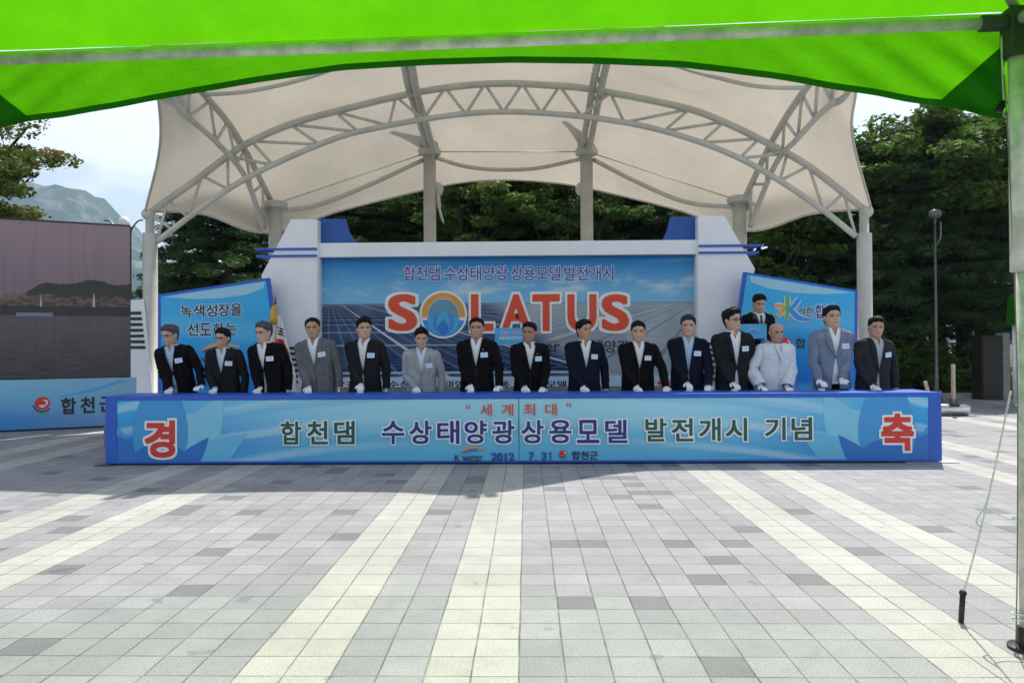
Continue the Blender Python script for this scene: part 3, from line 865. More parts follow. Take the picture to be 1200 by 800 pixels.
# ------------------------------------------------------------------ ceremony banner box
gl, gr = G(124, 546), G(1103, 541)
YX = (gl.y + gr.y) / 2
bxl, bxr = P(124, 500, YX).x, P(1103, 500, YX).x
bzt = (P(124, 465.5, YX).z + P(1103, 457.5, YX).z) / 2
DEP = 0.62
bo = Vector(((bxl + bxr) / 2, YX, 0))
hw = (bxr - bxl) / 2
BX = thing('banner_box', 'long blue banner box with Korean lettering in front of the row of officials', 'banner box', bo)
r_x = lambda a, b, c, d: rect(a, b, c, d, YX, bo)
ZB = 0.02
q = MB(); q.box((-hw + .14, 0.06, 0.004), (hw - .12, DEP - .05, ZB)); q.build('plinth', M_DARK, BX)
q = MB(); q.box((-hw + .002, 0.012, ZB), (hw - .002, DEP, bzt - .004)); q.build('box_body', M_BLUE, BX, bevel=0.004)
fr_ = MB(); zt_in = bzt - 0.055; zb_in = ZB + 0.024; xl_in, xr_in = -hw + 0.135, hw - 0.145
fr_.box((-hw, -0.012, ZB), (xl_in, 0.010, bzt)); fr_.box((xr_in, -0.012, ZB), (hw, 0.010, bzt))
fr_.box((xl_in, -0.012, zt_in), (xr_in, 0.010, bzt)); fr_.box((xl_in, -0.012, ZB), (xr_in, 0.010, zb_in))
fr_.build('frame', M_BLUE, BX, bevel=0.003)
def box_print(nt, vec, x, y, z):
    ax = x.abs() / hw
    mid = mixc(nt, z.smooth(0.05, 0.75), (0.13, 0.46, 0.74), (0.36, 0.67, 0.82))
    end = mixc(nt, z.smooth(0.05, 0.8), (0.01, 0.18, 0.63), (0.07, 0.44, 0.78))
    c = mixc(nt, ax.smooth(0.35, 0.98), mid, end)
    st = z * 1.0 + ax * ax * 0.55 * 1.0 + noise_v(nt, comb(nt, x * 0.35, z * 1.2, 1.0), 1.6, 4.0) * 0.16
    a = (st * 21.0).sin().smooth(0.1, 1.0) * ax.smooth(0.15, 0.6)
    c = mixc(nt, a * 0.5, c, (0.55, 0.76, 0.83))
    a2 = (st * 13.0 + 2.0).sin().smooth(0.55, 1.0)
    return mixc(nt, a2 * 0.4, c, (0.10, 0.43, 0.72))
q = MB(); q.box((xl_in, -0.002, zb_in), (xr_in, 0.010, zt_in)); q.build('printed_face', print_mat('ceremony banner print', box_print), BX)
q = MB()
xs_seam = r_x(607.5, 460, 608.5, 540)
q.box((xs_seam[0], -0.004, zb_in), (xs_seam[1], -0.0022, zt_in)); q.build('seam', mat('dark seam line', (.10, .2, .28), .6), BX)  # dark line where the two printed halves meet
q = MB()
px2 = lambda a, b: pz(a, b, YX, bo)
def petals(sh, mirror):
    q = MB()
    def X(a): return a if not mirror else 2 * 613.5 - a
    def f(a, b): return px2(X(a), b - (mirror and 3.0 or 0))
    out = [([f(139, 500), f(150, 515), f(165, 545), f(139, 545)], 1), (lens(f(206, 560), f(262, 462), 22 * UB), 3), (lens(f(196, 566), f(290, 508), 18 * UB), 0),
           (lens(f(180, 575), f(120, 505), 20 * UB), 2), (lens(f(188, 585), f(188, 430), 33 * UB), 1), (lens(f(188, 580), f(245, 512), 13 * UB), 2), (disc(*f(188, 560), 42 * UB, 40), 2)]
    for k, (p, mi) in enumerate(out):
        p = clip(p, xl_in, xr_in, zb_in, zt_in)
        if len(p) > 2: q.sheet(p, -0.0035 - k * 0.0011, mi)
    q.build('petal_print', M_PETAL, BX)
UB = P(600, 500, YX).x - P(599, 500, YX).x
petals(0, False); petals(0, True)
yl = -0.0165
q = MB(); letters(q, '경', r_x(170.5, 492, 206, 536), yl, 0.036, 0.055); q.build('celebration_lettering', [M_RED, M_WPRINT], BX); q = MB(); letters(q, '축', r_x(1032, 484, 1070, 528), yl, 0.036, 0.055)
q.build('celebration_lettering', [M_RED, M_WPRINT], BX)
q = MB()
def spread(s, xs, y0, y1, w, slope, **k):
    for ch, xx in zip(s, xs): letters(q, ch, r_x(xx, y0 + slope * (xx - xs[0]), xx + w, y1 + slope * (xx - xs[0])), yl, **k)
sl = -0.0052
letters(q, '“', r_x(546, 473, 551, 479), yl, 0.0); letters(q, '”', r_x(664, 472, 669, 478), yl, 0.0)
spread('세계', (563, 588), 473, 487, 13.5, sl, bold=0.012); spread('최대', (613.5, 639), 472.6, 486.6, 13.5, sl, bold=0.012)
q.build('top_lettering', M_ORED, BX)
q = MB(); spread('합천댐', (329.5, 360.5, 392), 493, 520.5, 24, sl, bold=0.022, ol=0.05); q.build('green_lettering', [M_TEAL, M_WPRINT], BX); q = MB(); spread('발전개시', (756, 787, 819, 850), 489.6, 517, 25, sl, bold=0.022, ol=0.05); q.build('green_lettering', [M_TEAL, M_WPRINT], BX); q = MB(); spread('기념', (896, 927), 488.6, 515.6, 24, sl, bold=0.022, ol=0.05)
q.build('green_lettering', [M_TEAL, M_WPRINT], BX)
q = MB(); spread('수상태양광상용모델', (448, 480, 512.5, 544.5, 577, 611, 643.5, 676, 709), 492.5, 520, 26, sl, bold=0.022, ol=0.05)
q.build('navy_lettering', [M_NAVY, M_WPRINT], BX)
q = MB(); letters(q, 'K', r_x(533, 532.5, 539, 540), yl, 0.01); letters(q, 'water', r_x(542, 532.5, 565.5, 540), yl, 0.004)
q.build('small_lettering', M_INK, BX); q = MB(); letters(q, '합천군', r_x(670, 528, 700.5, 538), yl, 0.02)
q.build('small_lettering', M_INK, BX)
q = MB(); letters(q, '2012', r_x(575.5, 530, 603, 539.5), yl, 0.04); q.build('date_lettering', M_DATE, BX); q = MB(); letters(q, '7', r_x(620, 529.3, 625.5, 538.8), yl, 0.04); q.build('date_lettering', M_DATE, BX); q = MB(); q.sheet(disc(*px2(627.8, 538.2), 0.8 * UB, 14), yl); q.build('date_lettering', M_DATE, BX); q = MB(); letters(q, '3', r_x(634.5, 529.3, 640.3, 538.8), yl, 0.04); q.build('date_lettering', M_DATE, BX); q = MB(); q.sheet([px2(*p) for p in ((644.6, 538.7), (644.6, 531.0), (642.6, 531.9), (642.6, 530.7), (645.0, 529.2), (646.0, 529.2), (646.0, 538.7))], yl); q.build('date_lettering', M_DATE, BX)
q = MB()
sw = lambda a, b: px2(540 + (a - 236) * 27 / 46, 531 + (b - 413) * 0.75)
swoosh(q, sw, yl, (0, 1)); q.build('wave_emblem', [M_ORANGE, M_MBLUE], BX)
q = MB(); c = px2(659.5, 531); swirl(q, c[0], c[1], 4.0 * UB, yl, (0, 1, 2, 3)); q.build('swirl_emblem', M_SW, BX)
# pale sheet added as sunlit ground at the right foot of the box
q = MB(); a = G(1075, 546.5); b_ = G(1120, 541); q.box((a.x, YX - .03, 0.004), (b_.x, YX + .14, 0.010)); tag(q.build('ground_sheet', mat('pale sunlight sheet', (.5, .55, .62), .4, .3)), 'thin pale sheet standing for sunlit paving under the right end of the banner box', 'plate')
q = MB(); a = G(90, 552); q.box((a.x, YX - .10, 0.004), (bxl + .12, YX + .10, 0.010)); tag(q.build('ground_sheet', mat('dark metal plate', (.10, .11, .13), .5, .3)), 'thin dark metal plate on the paving under the left end of the banner box', 'plate')

# ------------------------------------------------------------------ LED screen with banner base
s0 = Vector((P(0, 400, 12.2).x, 12.2)); a_ = math.radians(27)
u_ = Vector((math.cos(a_), math.sin(a_)))
def scr(px, py):                                    # pixel -> local (along, z) on the screen's plane
    d = ray(px, py); n = Vector((-u_.y, u_.x)); t = n.dot(s0) / n.dot(d.xy)
    p = CAMPOS + d * t; return ((p.xy - s0).dot(u_), p.z)
SC = thing('led_screen', 'large LED video wall showing a dim lake view above a blue banner base', 'video screen', (s0.x, s0.y, 0), a_)
xR = scr(153, 350)[0]; zT = scr(80, 261)[1]; zB = scr(80, 443.5)[1]; xL = xR - 5.2
q = MB(); q.box((xL, 0.02, zB), (xR, 0.28, zT)); q.build('cabinet', M_BLACK, SC)
q = MB(); q.box((xL, -.012, zT - .009), (xR, .02, zT + .02)); q.box((xR - .007, -.012, zB), (xR + .018, .02, zT - .009)); q.build('bezel', M_BLACK, SC)
def lake(nt, vec, x, y, z):
    zz = [scr(80, p)[1] for p in (262, 300, 340, 352, 370, 443)]
    skyc = mixc(nt, z.smooth(zz[2], zz[0]), (0.105, 0.085, 0.112), (0.150, 0.118, 0.142))
    wat = mixc(nt, z.smooth(zz[5], zz[4]), (0.016, 0.018, 0.022), (0.045, 0.046, 0.056))
    rp = noise_v(nt, comb(nt, x * 0.8, z * 14.0, 0.0), 3.0, 4.0).smooth(0.35, 0.7)
    wat = mixc(nt, rp * 0.35, wat, (0.075, 0.075, 0.085))
    ridge = noise_v(nt, comb(nt, x * 0.8, 0.0, 5.0), 1.6, 3.0) * 0.55 + x.smooth(xR - 2.1, xR - 0.9) * 0.33 - 0.28
    hill = (z - zz[3]).lt(ridge)
    c = mixc(nt, hill, skyc, mixc(nt, noise_v(nt, vec, 9.0, 4.0), (0.012, 0.016, 0.015), (0.034, 0.036, 0.034)))
    bank = (z - zz[3]).lt(noise_v(nt, comb(nt, x * 2.4, 0.0, 1.0), 2.6, 4.0) * 0.34 - 0.10) * noise_v(nt, comb(nt, x * 4.0, z * 9.0, 7.0), 2.0, 4.0).smooth(0.35, 0.6)
    c = mixc(nt, bank * (z.gt(zz[3] - 0.14)), c, (0.075, 0.060, 0.050))
    c = mixc(nt, z.lt(zz[3] - 0.10), c, (0.020, 0.021, 0.024))
    c = mixc(nt, z.lt(zz[4]), c, wat)
    tile = ((x / 0.5).fract().lt(0.008)).max((z / 0.5).fract().lt(0.008))
    c = mixc(nt, tile * 0.35, c, (0.02, 0.02, 0.022))
    led = ((x * 260.0).sin().smooth(-1.0, 1.0, 0.9, 1.08)) * noise_v(nt, comb(nt, x * 5.0, z * 0.2, 0.0), 3.0, 2.0).smooth(0.3, 0.7, 0.93, 1.06)
    n = nt.nodes.new('ShaderNodeMix'); n.data_type = 'RGBA'; n.blend_type = 'MULTIPLY'; n.inputs[0].default_value = 1.0
    nt.links.new(c, n.inputs[6]); nt.links.new(comb(nt, led, led, led), n.inputs[7])
    return n.outputs[2]
m, nt, b = base('lit LED picture')
vec, x, y, z = objxyz(nt); cc = lake(nt, vec, x, y, z)
b.inputs['Base Color'].default_value = (0.02, 0.02, 0.022, 1); b.inputs['Roughness'].default_value = 0.5
nt.links.new(cc, b.inputs['Emission Color']); b.inputs['Emission Strength'].default_value = 0.78; b.inputs['Specular IOR Level'].default_value = 0.1
q = MB(); q.box((xL + .01, 0.0, zB + .01), (xR - .008, 0.018, zT - .01)); q.build('display', m, SC)
def emat(name, c, s=1.0):
    m, nt, b = base(name); b.inputs['Base Color'].default_value = (.02, .02, .02, 1); b.inputs['Emission Color'].default_value = c4(c); b.inputs['Emission Strength'].default_value = s
    return m
M_FNT = emat('lit fountain', (.20, .18, .19))
for (a0, b0, w, h) in ((48, 346, .9, 13), (110, 344.5, 1.3, 15)):
    q = MB(); q.sheet([scr(a0 - w * .3, b0), scr(a0 + w * .3, b0), scr(a0 + w, b0 + h), scr(a0 - w, b0 + h)], -0.003); q.build('displayed_tower', M_FNT, SC)
q = MB(); q.sheet([scr(19, 366), scr(62, 366.5), scr(62, 370.5), scr(19, 370.5)], -0.003)
q.build('displayed_boat', emat('lit boat', (.06, .065, .11)), SC)
bz = scr(60, 444)[1]; xBL, xBR = xL - .2, scr(178, 470)[0]
def base_print(nt, vec, x, y, z):
    c = mixc(nt, z.smooth(0.0, bz * .9), (0.01, 0.20, 0.60), (0.22, 0.46, 0.66))
    w = noise_v(nt, comb(nt, x * 0.4, z * 1.5, 3.0), 1.6, 4.0)
    c = mixc(nt, (x - xBR + 3.0).smooth(0.0, 3.0) * 0.6, c, (0.32, 0.50, 0.66))
    return mixc(nt, w.smooth(0.45, 0.7) * 0.5, c, (0.14, 0.48, 0.72))
q = MB(); q.box((xBL, -0.08, 0.03), (xBR, 0.5, bz)); q.build('banner_base', print_mat('screen base print', base_print), SC)
q = MB(); q.box((xBL, -0.06, 0.004), (xBR - .03, 0.48, 0.03)); q.build('plinth', M_DARK, SC)
q = MB(); pts = [scr(70, 464), scr(110, 455), scr(140, 445.5), scr(150, 445.5), scr(112, 457.5), scr(70, 465.5)]
q.sheet(pts, -0.083); q.build('swoosh_print', M_CYAN, SC)
q = MB(); c = scr(50.5, 472); swirl(q, c[0], c[1], (scr(60, 472)[0] - scr(51, 472)[0]), -0.083, (0, 1, 2, 3)); q.build('swirl_emblem', M_SW, SC)
q = MB()
for ch, x0_, x1_ in (('합', 72, 90), ('천', 95, 111.5), ('군', 117, 134)):
    p0, p1 = scr(x0_, 485 - (x0_ - 72) * .06), scr(x1_, 465 - (x0_ - 72) * .03); letters(q, ch, (p0[0], p1[0], p0[1], p1[1]), -0.083, 0.03)
q.build('lettering', M_INK, SC)
# small white stepped panel at the screen's right edge
c = P(154, 400, 13.05); o0 = Vector((c.x, 13.05, 0))
SP = thing('pylon', 'small white slatted pylon squeezed between the video screen and left canopy column', 'stage pylon', o0)
zz = lambda a, b: pz(a, b, 13.05, o0)
q = MB(); q.prism([zz(153, 351.5), zz(168.5, 350.5), zz(177, 440), (zz(179, 470)[0], 0.01), (zz(153, 470)[0], 0.01)], 0.0, 0.2); q.build('pylon_body', M_WHITE, SP, bevel=0.005)
for i in range(7):
    r = rect(153.5, 365 + i * 6.7, 165.5 + i * .8, 368.5 + i * 6.7, 13.05, o0); q = MB(); q.box((r[0], -0.02, r[2]), (r[1], -0.002, r[3])); q.build('dark_slat', M_SLAT, SP)

# ------------------------------------------------------------------ green canopy tent the photo is taken from
YT0 = 3.40
pR = P(1195, 400, YT0); zbar = P(1160, 27, YT0).z
dirx = Vector((-5.35, 0.295, 0)); pL = Vector((pR.x, YT0, 0)) + dirx
pR = Vector((pR.x, YT0, 0))
TENT = thing('canopy_tent', 'bright green pop-up canopy tent with grey tube frame overhead in the foreground', 'tent', (pR.x, pR.y, 0), math.atan2(-0.295, 5.35))
# local frame: x runs from the right post (0) to the left post (-W)
TW = dirx.length; TD = 4.9
ZB_ = zbar
def tube_part(name, pts, r, m=M_GALV, parent=None, n=14): q = MB(); q.tube(pts, r, n); return q.build(name, m, parent or TENT, smooth=True)
tube_part('crossbar', [(-0.03, 0, ZB_), (-TW + .03, 0, ZB_)], 0.027)
tube_part('crossbar', [(0, -.03, ZB_), (0, -TD + .03, ZB_)], 0.027); tube_part('crossbar', [(-TW, -.03, ZB_), (-TW, -TD + .03, ZB_)], 0.027)
tube_part('crossbar', [(-.03, -TD, ZB_), (-TW + .03, -TD, ZB_)], 0.027)
for k, (x, y) in enumerate(((0, 0), (-TW, 0), (0, -TD), (-TW, -TD))):
    q = MB(); q.tube([(x + .015, y, 0.02), (x + .015, y, 1.75)], 0.026, 16); q.tube([(x, y, 1.7), (x, y, ZB_ + .05)], 0.036, 16)
    L_ = q.build('post', M_GALV, TENT, smooth=True)
    q = MB(); q.lathe([(.075, 0.002), (.075, .014), (.036, .02), (.034, .10)], (x + .015, y, 0), 20); q.build('foot', M_BLACK, L_, smooth=False)
    q = MB(); q.box((x - .05, y - .05, ZB_ - .16), (x + .05, y + .05, ZB_ + .06)); q.tube([(x - .16 * (1 if k % 2 == 0 else -1), y, ZB_), (x, y, ZB_)], 0.037, 14)
    q.build('corner_joint', mat('dark cast joint', (.055, .06, .055), .5, .4), L_, bevel=.008)
apex = Vector((-TW / 2, -TD / 2, ZB_ + 1.35))
for (x, y) in ((0, 0), (-TW, 0), (0, -TD), (-TW, -TD)): tube_part('rafter', [(x, y, ZB_ + .06), tuple(apex - Vector((0, 0, .05)))], 0.02)
# roof: four slopes, slightly sagging
q = MB()
cor = [Vector((0.06, 0.05, ZB_ + .07)), Vector((-TW - .06, 0.05, ZB_ + .07)), Vector((-TW - .06, -TD - .05, ZB_ + .07)), Vector((0.06, -TD - .05, ZB_ + .07))]
for i in range(4):
    a, b_ = cor[i], cor[(i + 1) % 4]; rows = []
    for s in range(17):
        t = s / 16; row = []
        for k in range(33):
            p = a.lerp(b_, k / 32).lerp(apex, t)
            sag = -0.05 * math.sin(math.pi * k / 32) * (1 - t) * math.sin(math.pi * min(1, t * 1.2 + .05))
            sag += 0.006 * mnoise.noise(p * 3.0)
            row.append(p + Vector((0, 0, sag)))
        rows.append(row)
    q.grid(rows, flip=True)
q.build('roof', M_GREEN, TENT, smooth=True)
# valances
inv_tent = (Matrix.Translation((pR.x, pR.y, 0)) @ Matrix.Rotation(math.atan2(-0.295, 5.35), 4, 'Z')).inverted()
arch_px = [(1174, 137), (1120, 126), (1060, 116), (1000, 106), (900, 89), (800, 77), (700, 73), (600, 72), (500, 75), (400, 81), (300, 95), (200, 112), (100, 131), (35, 141), (-30, 152), (-60, 158), (-110, 168)]
def on_valance(px, py):
    A = inv_tent @ CAMPOS; d = inv_tent.to_3x3() @ ray(px, py); t = (0.06 - A.y) / d.y; return A + d * t
vb_x = [on_valance(*p) for p in arch_px]
vx = [p.x for p in vb_x][::-1]; vz = [p.z for p in vb_x][::-1]
def valance_rows(x0, x1, y, zfun, n, m, wr):
    rows = []
    for j in range(m + 1):
        row = []
        for i in range(n + 1):
            x = x0 + (x1 - x0) * i / n; zb = zfun(x); zt = ZB_ + .068; t = j / m
            z = zt + (zb - zt) * t
            yy = y + wr(x, z, t)
            row.append((x, yy, z))
        rows.append(row)
    return rows
def wr_(x, z, t):
    h = (ZB_ - z)
    e = min(1.0, max(0.0, 1 - min(abs(x), abs(x + TW)) / 1.4))
    s = math.sin((min(abs(x), abs(x + TW)) * 1.0 + h * 1.3) * 24.0)
    return 0.018 * t + e * 0.011 * s * min(1, t * 2) + 0.004 * math.sin(x * 2.3 + z * 4)
q = MB(); q.grid(valance_rows(0.02, -TW - .02, 0.06, lambda x: float(np.interp(x, vx, vz)), 220, 26, wr_))
q.build('valance', M_GREEN, TENT, smooth=True)
hem = MB()
pts_h = [(x, 0.06 + wr_(x, float(np.interp(x, vx, vz)), 1) , float(np.interp(x, vx, vz))) for x in np.linspace(0.0, -TW, 140)]
hr = [[(p[0], p[1] - .006, p[2] + d) for p in pts_h] for d in (0.028, -0.004)]
hem.grid(hr); hem.build('hem', M_GREEN2, TENT, smooth=True)
mid_drop = ZB_ - 0.12
def side_z(yy): t = abs((yy + TD / 2) / (TD / 2)); return ZB_ - .10 - .36 * t ** 2.2
for xs_ in (0.07, -TW - .07):
    rows = [[(xs_, -TD + TD * i / 60, ZB_ + .068 + (side_z(-TD + TD * i / 60) - ZB_ - .068) * j / 8) for i in range(61)] for j in range(9)]
    q = MB(); q.grid(rows); q.build('valance', M_GREEN, TENT, smooth=True)
rows = [[(-TW + TW * i / 60, -TD - .06, ZB_ + .068 + (ZB_ - .10 - .36 * abs((i - 30) / 30) ** 2.2 - ZB_ - .068) * j / 8) for i in range(61)] for j in range(9)]
q = MB(); q.grid(rows); q.build('valance', M_GREEN, TENT, smooth=True)
# doubled corner patches on the front valance
def patch(pxs):
    q = MB(); pts = [on_valance(*p) for p in pxs]
    rows = []
    for i in range(17):
        a = pts[0].lerp(pts[1], i / 16); b_ = pts[0].lerp(pts[2], i / 16)
        row = []
        for k in range(17):
            p = a.lerp(b_, k / 16); zt = ZB_ + .068; zb = float(np.interp(p.x, vx, vz)); t = (zt - p.z) / max(.05, zt - zb)
            row.append((p.x, 0.06 + wr_(p.x, p.z, min(1, max(0, t))) - 0.010, p.z))
        rows.append(row)
    q.grid(rows); q.build('corner_patch', M_GREEN2, TENT, smooth=True)
patch([(1176, 136.5), (1176, 52), (1098, 121.5)])
patch([(-100, 165), (-100, 30), (36, 140)])
pc = on_valance(1172, 126)
q = MB(); mm_ = Matrix.Translation((pc.x, pc.y - .01, pc.z)) @ Matrix.Rotation(math.radians(28), 4, 'Y'); q.box((-.013, -.012, -.03), (.013, .012, .03), 0, mm_); q.build('buckle', M_BLACK, TENT, bevel=.004)
q = MB(); q.tube([(pc.x + .022 + .014 * math.cos(a), pc.y - .01, pc.z - .035 + .014 * math.sin(a)) for a in np.linspace(0, 2 * math.pi, 14)], 0.0028, 6); q.build('ring', M_GALV, TENT, smooth=True)
q = MB(); q.tube(catmull([(-.055, .02, ZB_ - .05), (-.045, .03, ZB_ - .2), (-.04, .03, ZB_ - .34)], 8), .006, 6); q.build('strap', M_ROPE, TENT, smooth=True)
tube_part('tie_cord', catmull([(-.035, -.01, 0.02), (-.03, -.02, .5), (-.024, -.02, 1.3), (-.038, .0, 2.2), (-.045, .02, 2.6)], 16), 0.0032, M_WIRE, n=6)
q = MB()
for h in (1.10, 1.42): q = MB(); q.tube([(.015 + .028 * math.cos(a), .028 * math.sin(a), h + .004 * math.sin(a * 2)) for a in np.linspace(0, 2 * math.pi * 2, 30)], .004, 6); q.build('cord_winding', M_ROPE, TENT, smooth=True)
q = MB(); q.tube([(-.01 + .03 * math.cos(a), .035 * math.sin(a), .12 + a * .004) for a in np.linspace(0, 12, 40)], .004, 6)
q.build('cord_winding', M_ROPE, TENT, smooth=True)
# guy rope and peg
pg = G(1127, 729)
top_ = Vector((pR.x - .01, YT0 + .05, 1.16))
hand_ = pg + Vector((0.012, .01, .13))
GR = thing('guy_rope', 'thin white guy rope running from the ground peg up to the tent post', 'rope', pg)
rp = MB()
pts = [hand_ - pg + (top_ - hand_) * (i / 60) + Vector((0, 0, -.05 * math.sin(math.pi * i / 60))) for i in range(61)]
for ph in (0, math.pi):
    rp.tube([p + Vector((.004 * math.cos(i * 1.9 + ph), .004 * math.sin(i * 1.9 + ph), 0)) for i, p in enumerate(pts)], 0.0021, 6)
rp.build('rope', M_ROPE, GR, smooth=True)
kk = pts[30]
q = MB(); q.tube(catmull([kk, kk + Vector((.05, 0, -.03)), kk + Vector((.10, -.02, -.05)), kk + Vector((.16, -.02, -.045)), kk + Vector((.165, -.02, -.02)), kk + Vector((.11, -.02, -.045))], 24), .004, 6)
q.tube(catmull([pts[34], pts[34] + Vector((-.02, 0, -.06)), pts[26] + Vector((-.03, 0, 0)), pts[24]], 16), .004, 6); q.build('knot', M_ROPE, GR, smooth=True)
q = MB(); q.tube([pg + Vector((-.006, 0, -.05)), pg + Vector((.0, 0, .05)), pg + Vector((.013, .01, .14))], [.012, .013, .013], 10); q.ball(pg + Vector((.013, .01, .142)), .018, 10)
tag(q.build('ground_peg', M_RUST, smooth=True), 'rusty steel tent peg driven between the cream pavers at lower right', 'peg')

# ------------------------------------------------------------------ people
def sstep(a, b, x): t = np.clip((x - a) / (b - a), 0, 1); return t * t * (3 - 2 * t)
def rng_noise(seed):
    r = np.random.RandomState(seed)
    ks = r.normal(0, 1, (14, 3)); ph = r.uniform(0, 6.28, 14)
    return lambda p, sc: sum(np.sin(p @ (ks[i] * sc * (1 + i * .22)) + ph[i]) / (1 + i * .35) for i in range(14)) / 4.0
HK = np.array([0, .08, .2, .3, .4, .5, .6, .75]);
HF = np.array([.076, .088, .092, .093, .092, .090, .095, .094]); HB = np.array([.050, .052, .062, .075, .088, .097, .1, .1]); HW = np.array([.053, .059, .066, .071, .0745, .0765, .0785, .0785])
def head_rows():
    h = np.concatenate([np.linspace(0, .88, 54), [.905, .928, .948, .965, .979, .989, .996, .999]])
    return h
def head_grid(nphi, jaw=1.0, nose=1.0, fat=0.0, rnd=None):
    h = head_rows(); phi = np.linspace(0, 2 * np.pi, nphi, endpoint=False)
    k = np.sqrt(np.clip(1 - (np.clip(h - .72, 0, 1) / .28) ** 2, 0.0004, 1))
    f, b, w = np.interp(h, HK, HF) * k, np.interp(h, HK, HB) * k, np.interp(h, HK, HW) * k
    w = w * (1 + (jaw - 1) * (1 - sstep(.1, .5, h))) * (1 + fat * (1 - sstep(.2, .6, h)))
    n = 1.75 + .38 * sstep(0, .3, h)
    Hh, Ph = np.meshgrid(h, phi, indexing='ij')
    s, c = np.sin(Ph), np.cos(Ph)
    e = 2 / n[:, None]
    x = w[:, None] * np.sign(s) * np.abs(s) ** e
    y = -np.where(c > 0, f[:, None], b[:, None]) * np.sign(c) * np.abs(c) ** np.where(c > 0, e, 1.0)
    z = 1.475 + Hh * .225
    fr = (c > 0.1)
    g = lambda cx, ch, sx, sh: np.exp(-((x - cx) / sx) ** 2 - ((Hh - ch) / sh) ** 2) * fr
    # nose: wedge
    nz = np.clip((.56 - Hh) / .19, 0, 1) * (Hh > .345) * sstep(.345, .375, Hh)
    y -= .024 * nose * nz * np.exp(-(x / (.0085 + .007 * nz)) ** 2) * fr
    for sg in (-1, 1):
        y += .010 * g(sg * .031, .515, .017, .045)
        y -= .004 * g(sg * .031, .505, .011, .022)
        y -= .0045 * g(sg * .033, .585, .022, .03)
        y -= .005 * g(sg * .043, .40, .02, .08)
        ear = np.exp(-((y - .012) / .014) ** 2 - ((Hh - .47) / .105) ** 2) * (sg * s > .75)
        x += sg * .020 * ear
    y -= .006 * g(0, .245, .022, .022) + .005 * g(0, .195, .018, .02) - .004 * g(0, .222, .022, .009)
    y -= .006 * g(0, .05, .02, .07)
    return h, phi, np.stack([x, y, z], -1)
SK = np.array([.80, .95, 1.08, 1.265, 1.365, 1.425, 1.455, 1.472])
SHW = np.array([.190, .180, .175, .190, .195, .165, .105, .068]); SHF = np.array([.125, .128, .122, .125, .115, .09, .072, .058]); SHB = np.array([.115, .11, .105, .115, .115, .10, .085, .07])
OPEN_COLLAR = 1.385
JW = np.array([.222, .213, .206, .222, .236, .214, .140, .082]); JF = np.array([.147, .148, .141, .142, .129, .104, .084, .068]); JB = np.array([.132, .127, .122, .132, .132, .117, .099, .084])
NT = 2.45
def torso_pt(z, phi, Wk, Fk, Bk, belly=0.0):
    w, f, b = np.interp(z, SK, Wk), np.interp(z, SK, Fk), np.interp(z, SK, Bk)
    f = f + belly * np.exp(-((z - 1.0) / .14) ** 2)
    s, c = np.sin(phi), np.cos(phi)
    return np.stack([w * np.sign(s) * np.abs(s) ** (2 / NT), np.where(c > 0, -f, b) * np.abs(c) ** (2 / NT), z + 0 * phi], -1)
def fabric(name, col, var=0.15):
    m, nt, b = base(name); vec = objxyz(nt)[0]
    n = noise_v(nt, vec, 9.0, 5.0, .6).smooth(.3, .7)
    nt.links.new(mixc(nt, n, [x * (1 - var) for x in col], [x * (1 + var) for x in col]), b.inputs['Base Color'])
    b.inputs['Roughness'].default_value = .85; b.inputs['Specular IOR Level'].default_value = .08
    bump(nt, b, noise_v(nt, vec, 420.0, 2.0), .25, .002)
    return m
FB = {k: fabric(k + ' suiting', c) for k, c in dict(black=(.0065, .0065, .008), charcoal=(.016, .0175, .020), navy=(.008, .011, .023), grey=(.13, .135, .145), palegrey=(.30, .315, .33), bluegrey=(.17, .215, .29), darkgrey=(.028, .028, .030)).items()}
FB['robe'] = fabric('off white ramie robe', (.62, .66, .72), .05)
SHM = {k: fabric(k + ' shirt cotton', c, .04) for k, c in dict(white=(.74, .76, .80), lightblue=(.40, .56, .74), paleblue=(.55, .66, .78), greygreen=(.40, .46, .48), robe=(.66, .69, .74)).items()}
M_TROU = fabric('dark trouser cloth', (.012, .012, .014)); M_SHOE = mat('black leather', (.012, .012, .012), .3)
M_GLOVE = fabric('white cotton glove', (.80, .80, .82), .04); M_TAG = mat('white name card', (.72, .80, .90), .4, var=.05); M_TAGI = sheet_mat('pale blue card print', (.35, .55, .78))
M_SPEC = mat('dark spectacle frame', (.03, .025, .025), .3); M_BELT = mat('belt leather', (.02, .016, .012), .35)
HAIR = {k: mat(k + ' hair', c, .65, 0, .6, 70, .5, 160, .15) for k, c in dict(black=(.006, .006, .007), grey=(.075, .075, .078), salt=(.03, .03, .032)).items()}
def skin_mat(i, col):
    m, nt, b = base('skin tone %s' % ['fair', 'warm', 'tan', 'deep'][i])
    a = nt.nodes.new('ShaderNodeVertexColor'); a.layer_name = 'features'
    vec = objxyz(nt)[0]
    n = noise_v(nt, vec, 38.0, 4.0).smooth(.3, .7, .90, 1.06)
    x = nt.nodes.new('ShaderNodeMix'); x.data_type = 'RGBA'; x.blend_type = 'MULTIPLY'; x.inputs[0].default_value = 1
    nt.links.new(a.outputs[0], x.inputs[6]); nt.links.new(comb(nt, n, n, n), x.inputs[7])
    nt.links.new(x.outputs[2], b.inputs['Base Color'])
    b.inputs['Roughness'].default_value = .48
    b.inputs['Subsurface Weight'].default_value = .06; b.inputs['Subsurface Radius'].default_value = (.012, .005, .003)
    return m
SKC = [(.60, .39, .285), (.53, .33, .23), (.46, .27, .18), (.39, .22, .14)]
SKM = [skin_mat(i, c) for i, c in enumerate(SKC)]

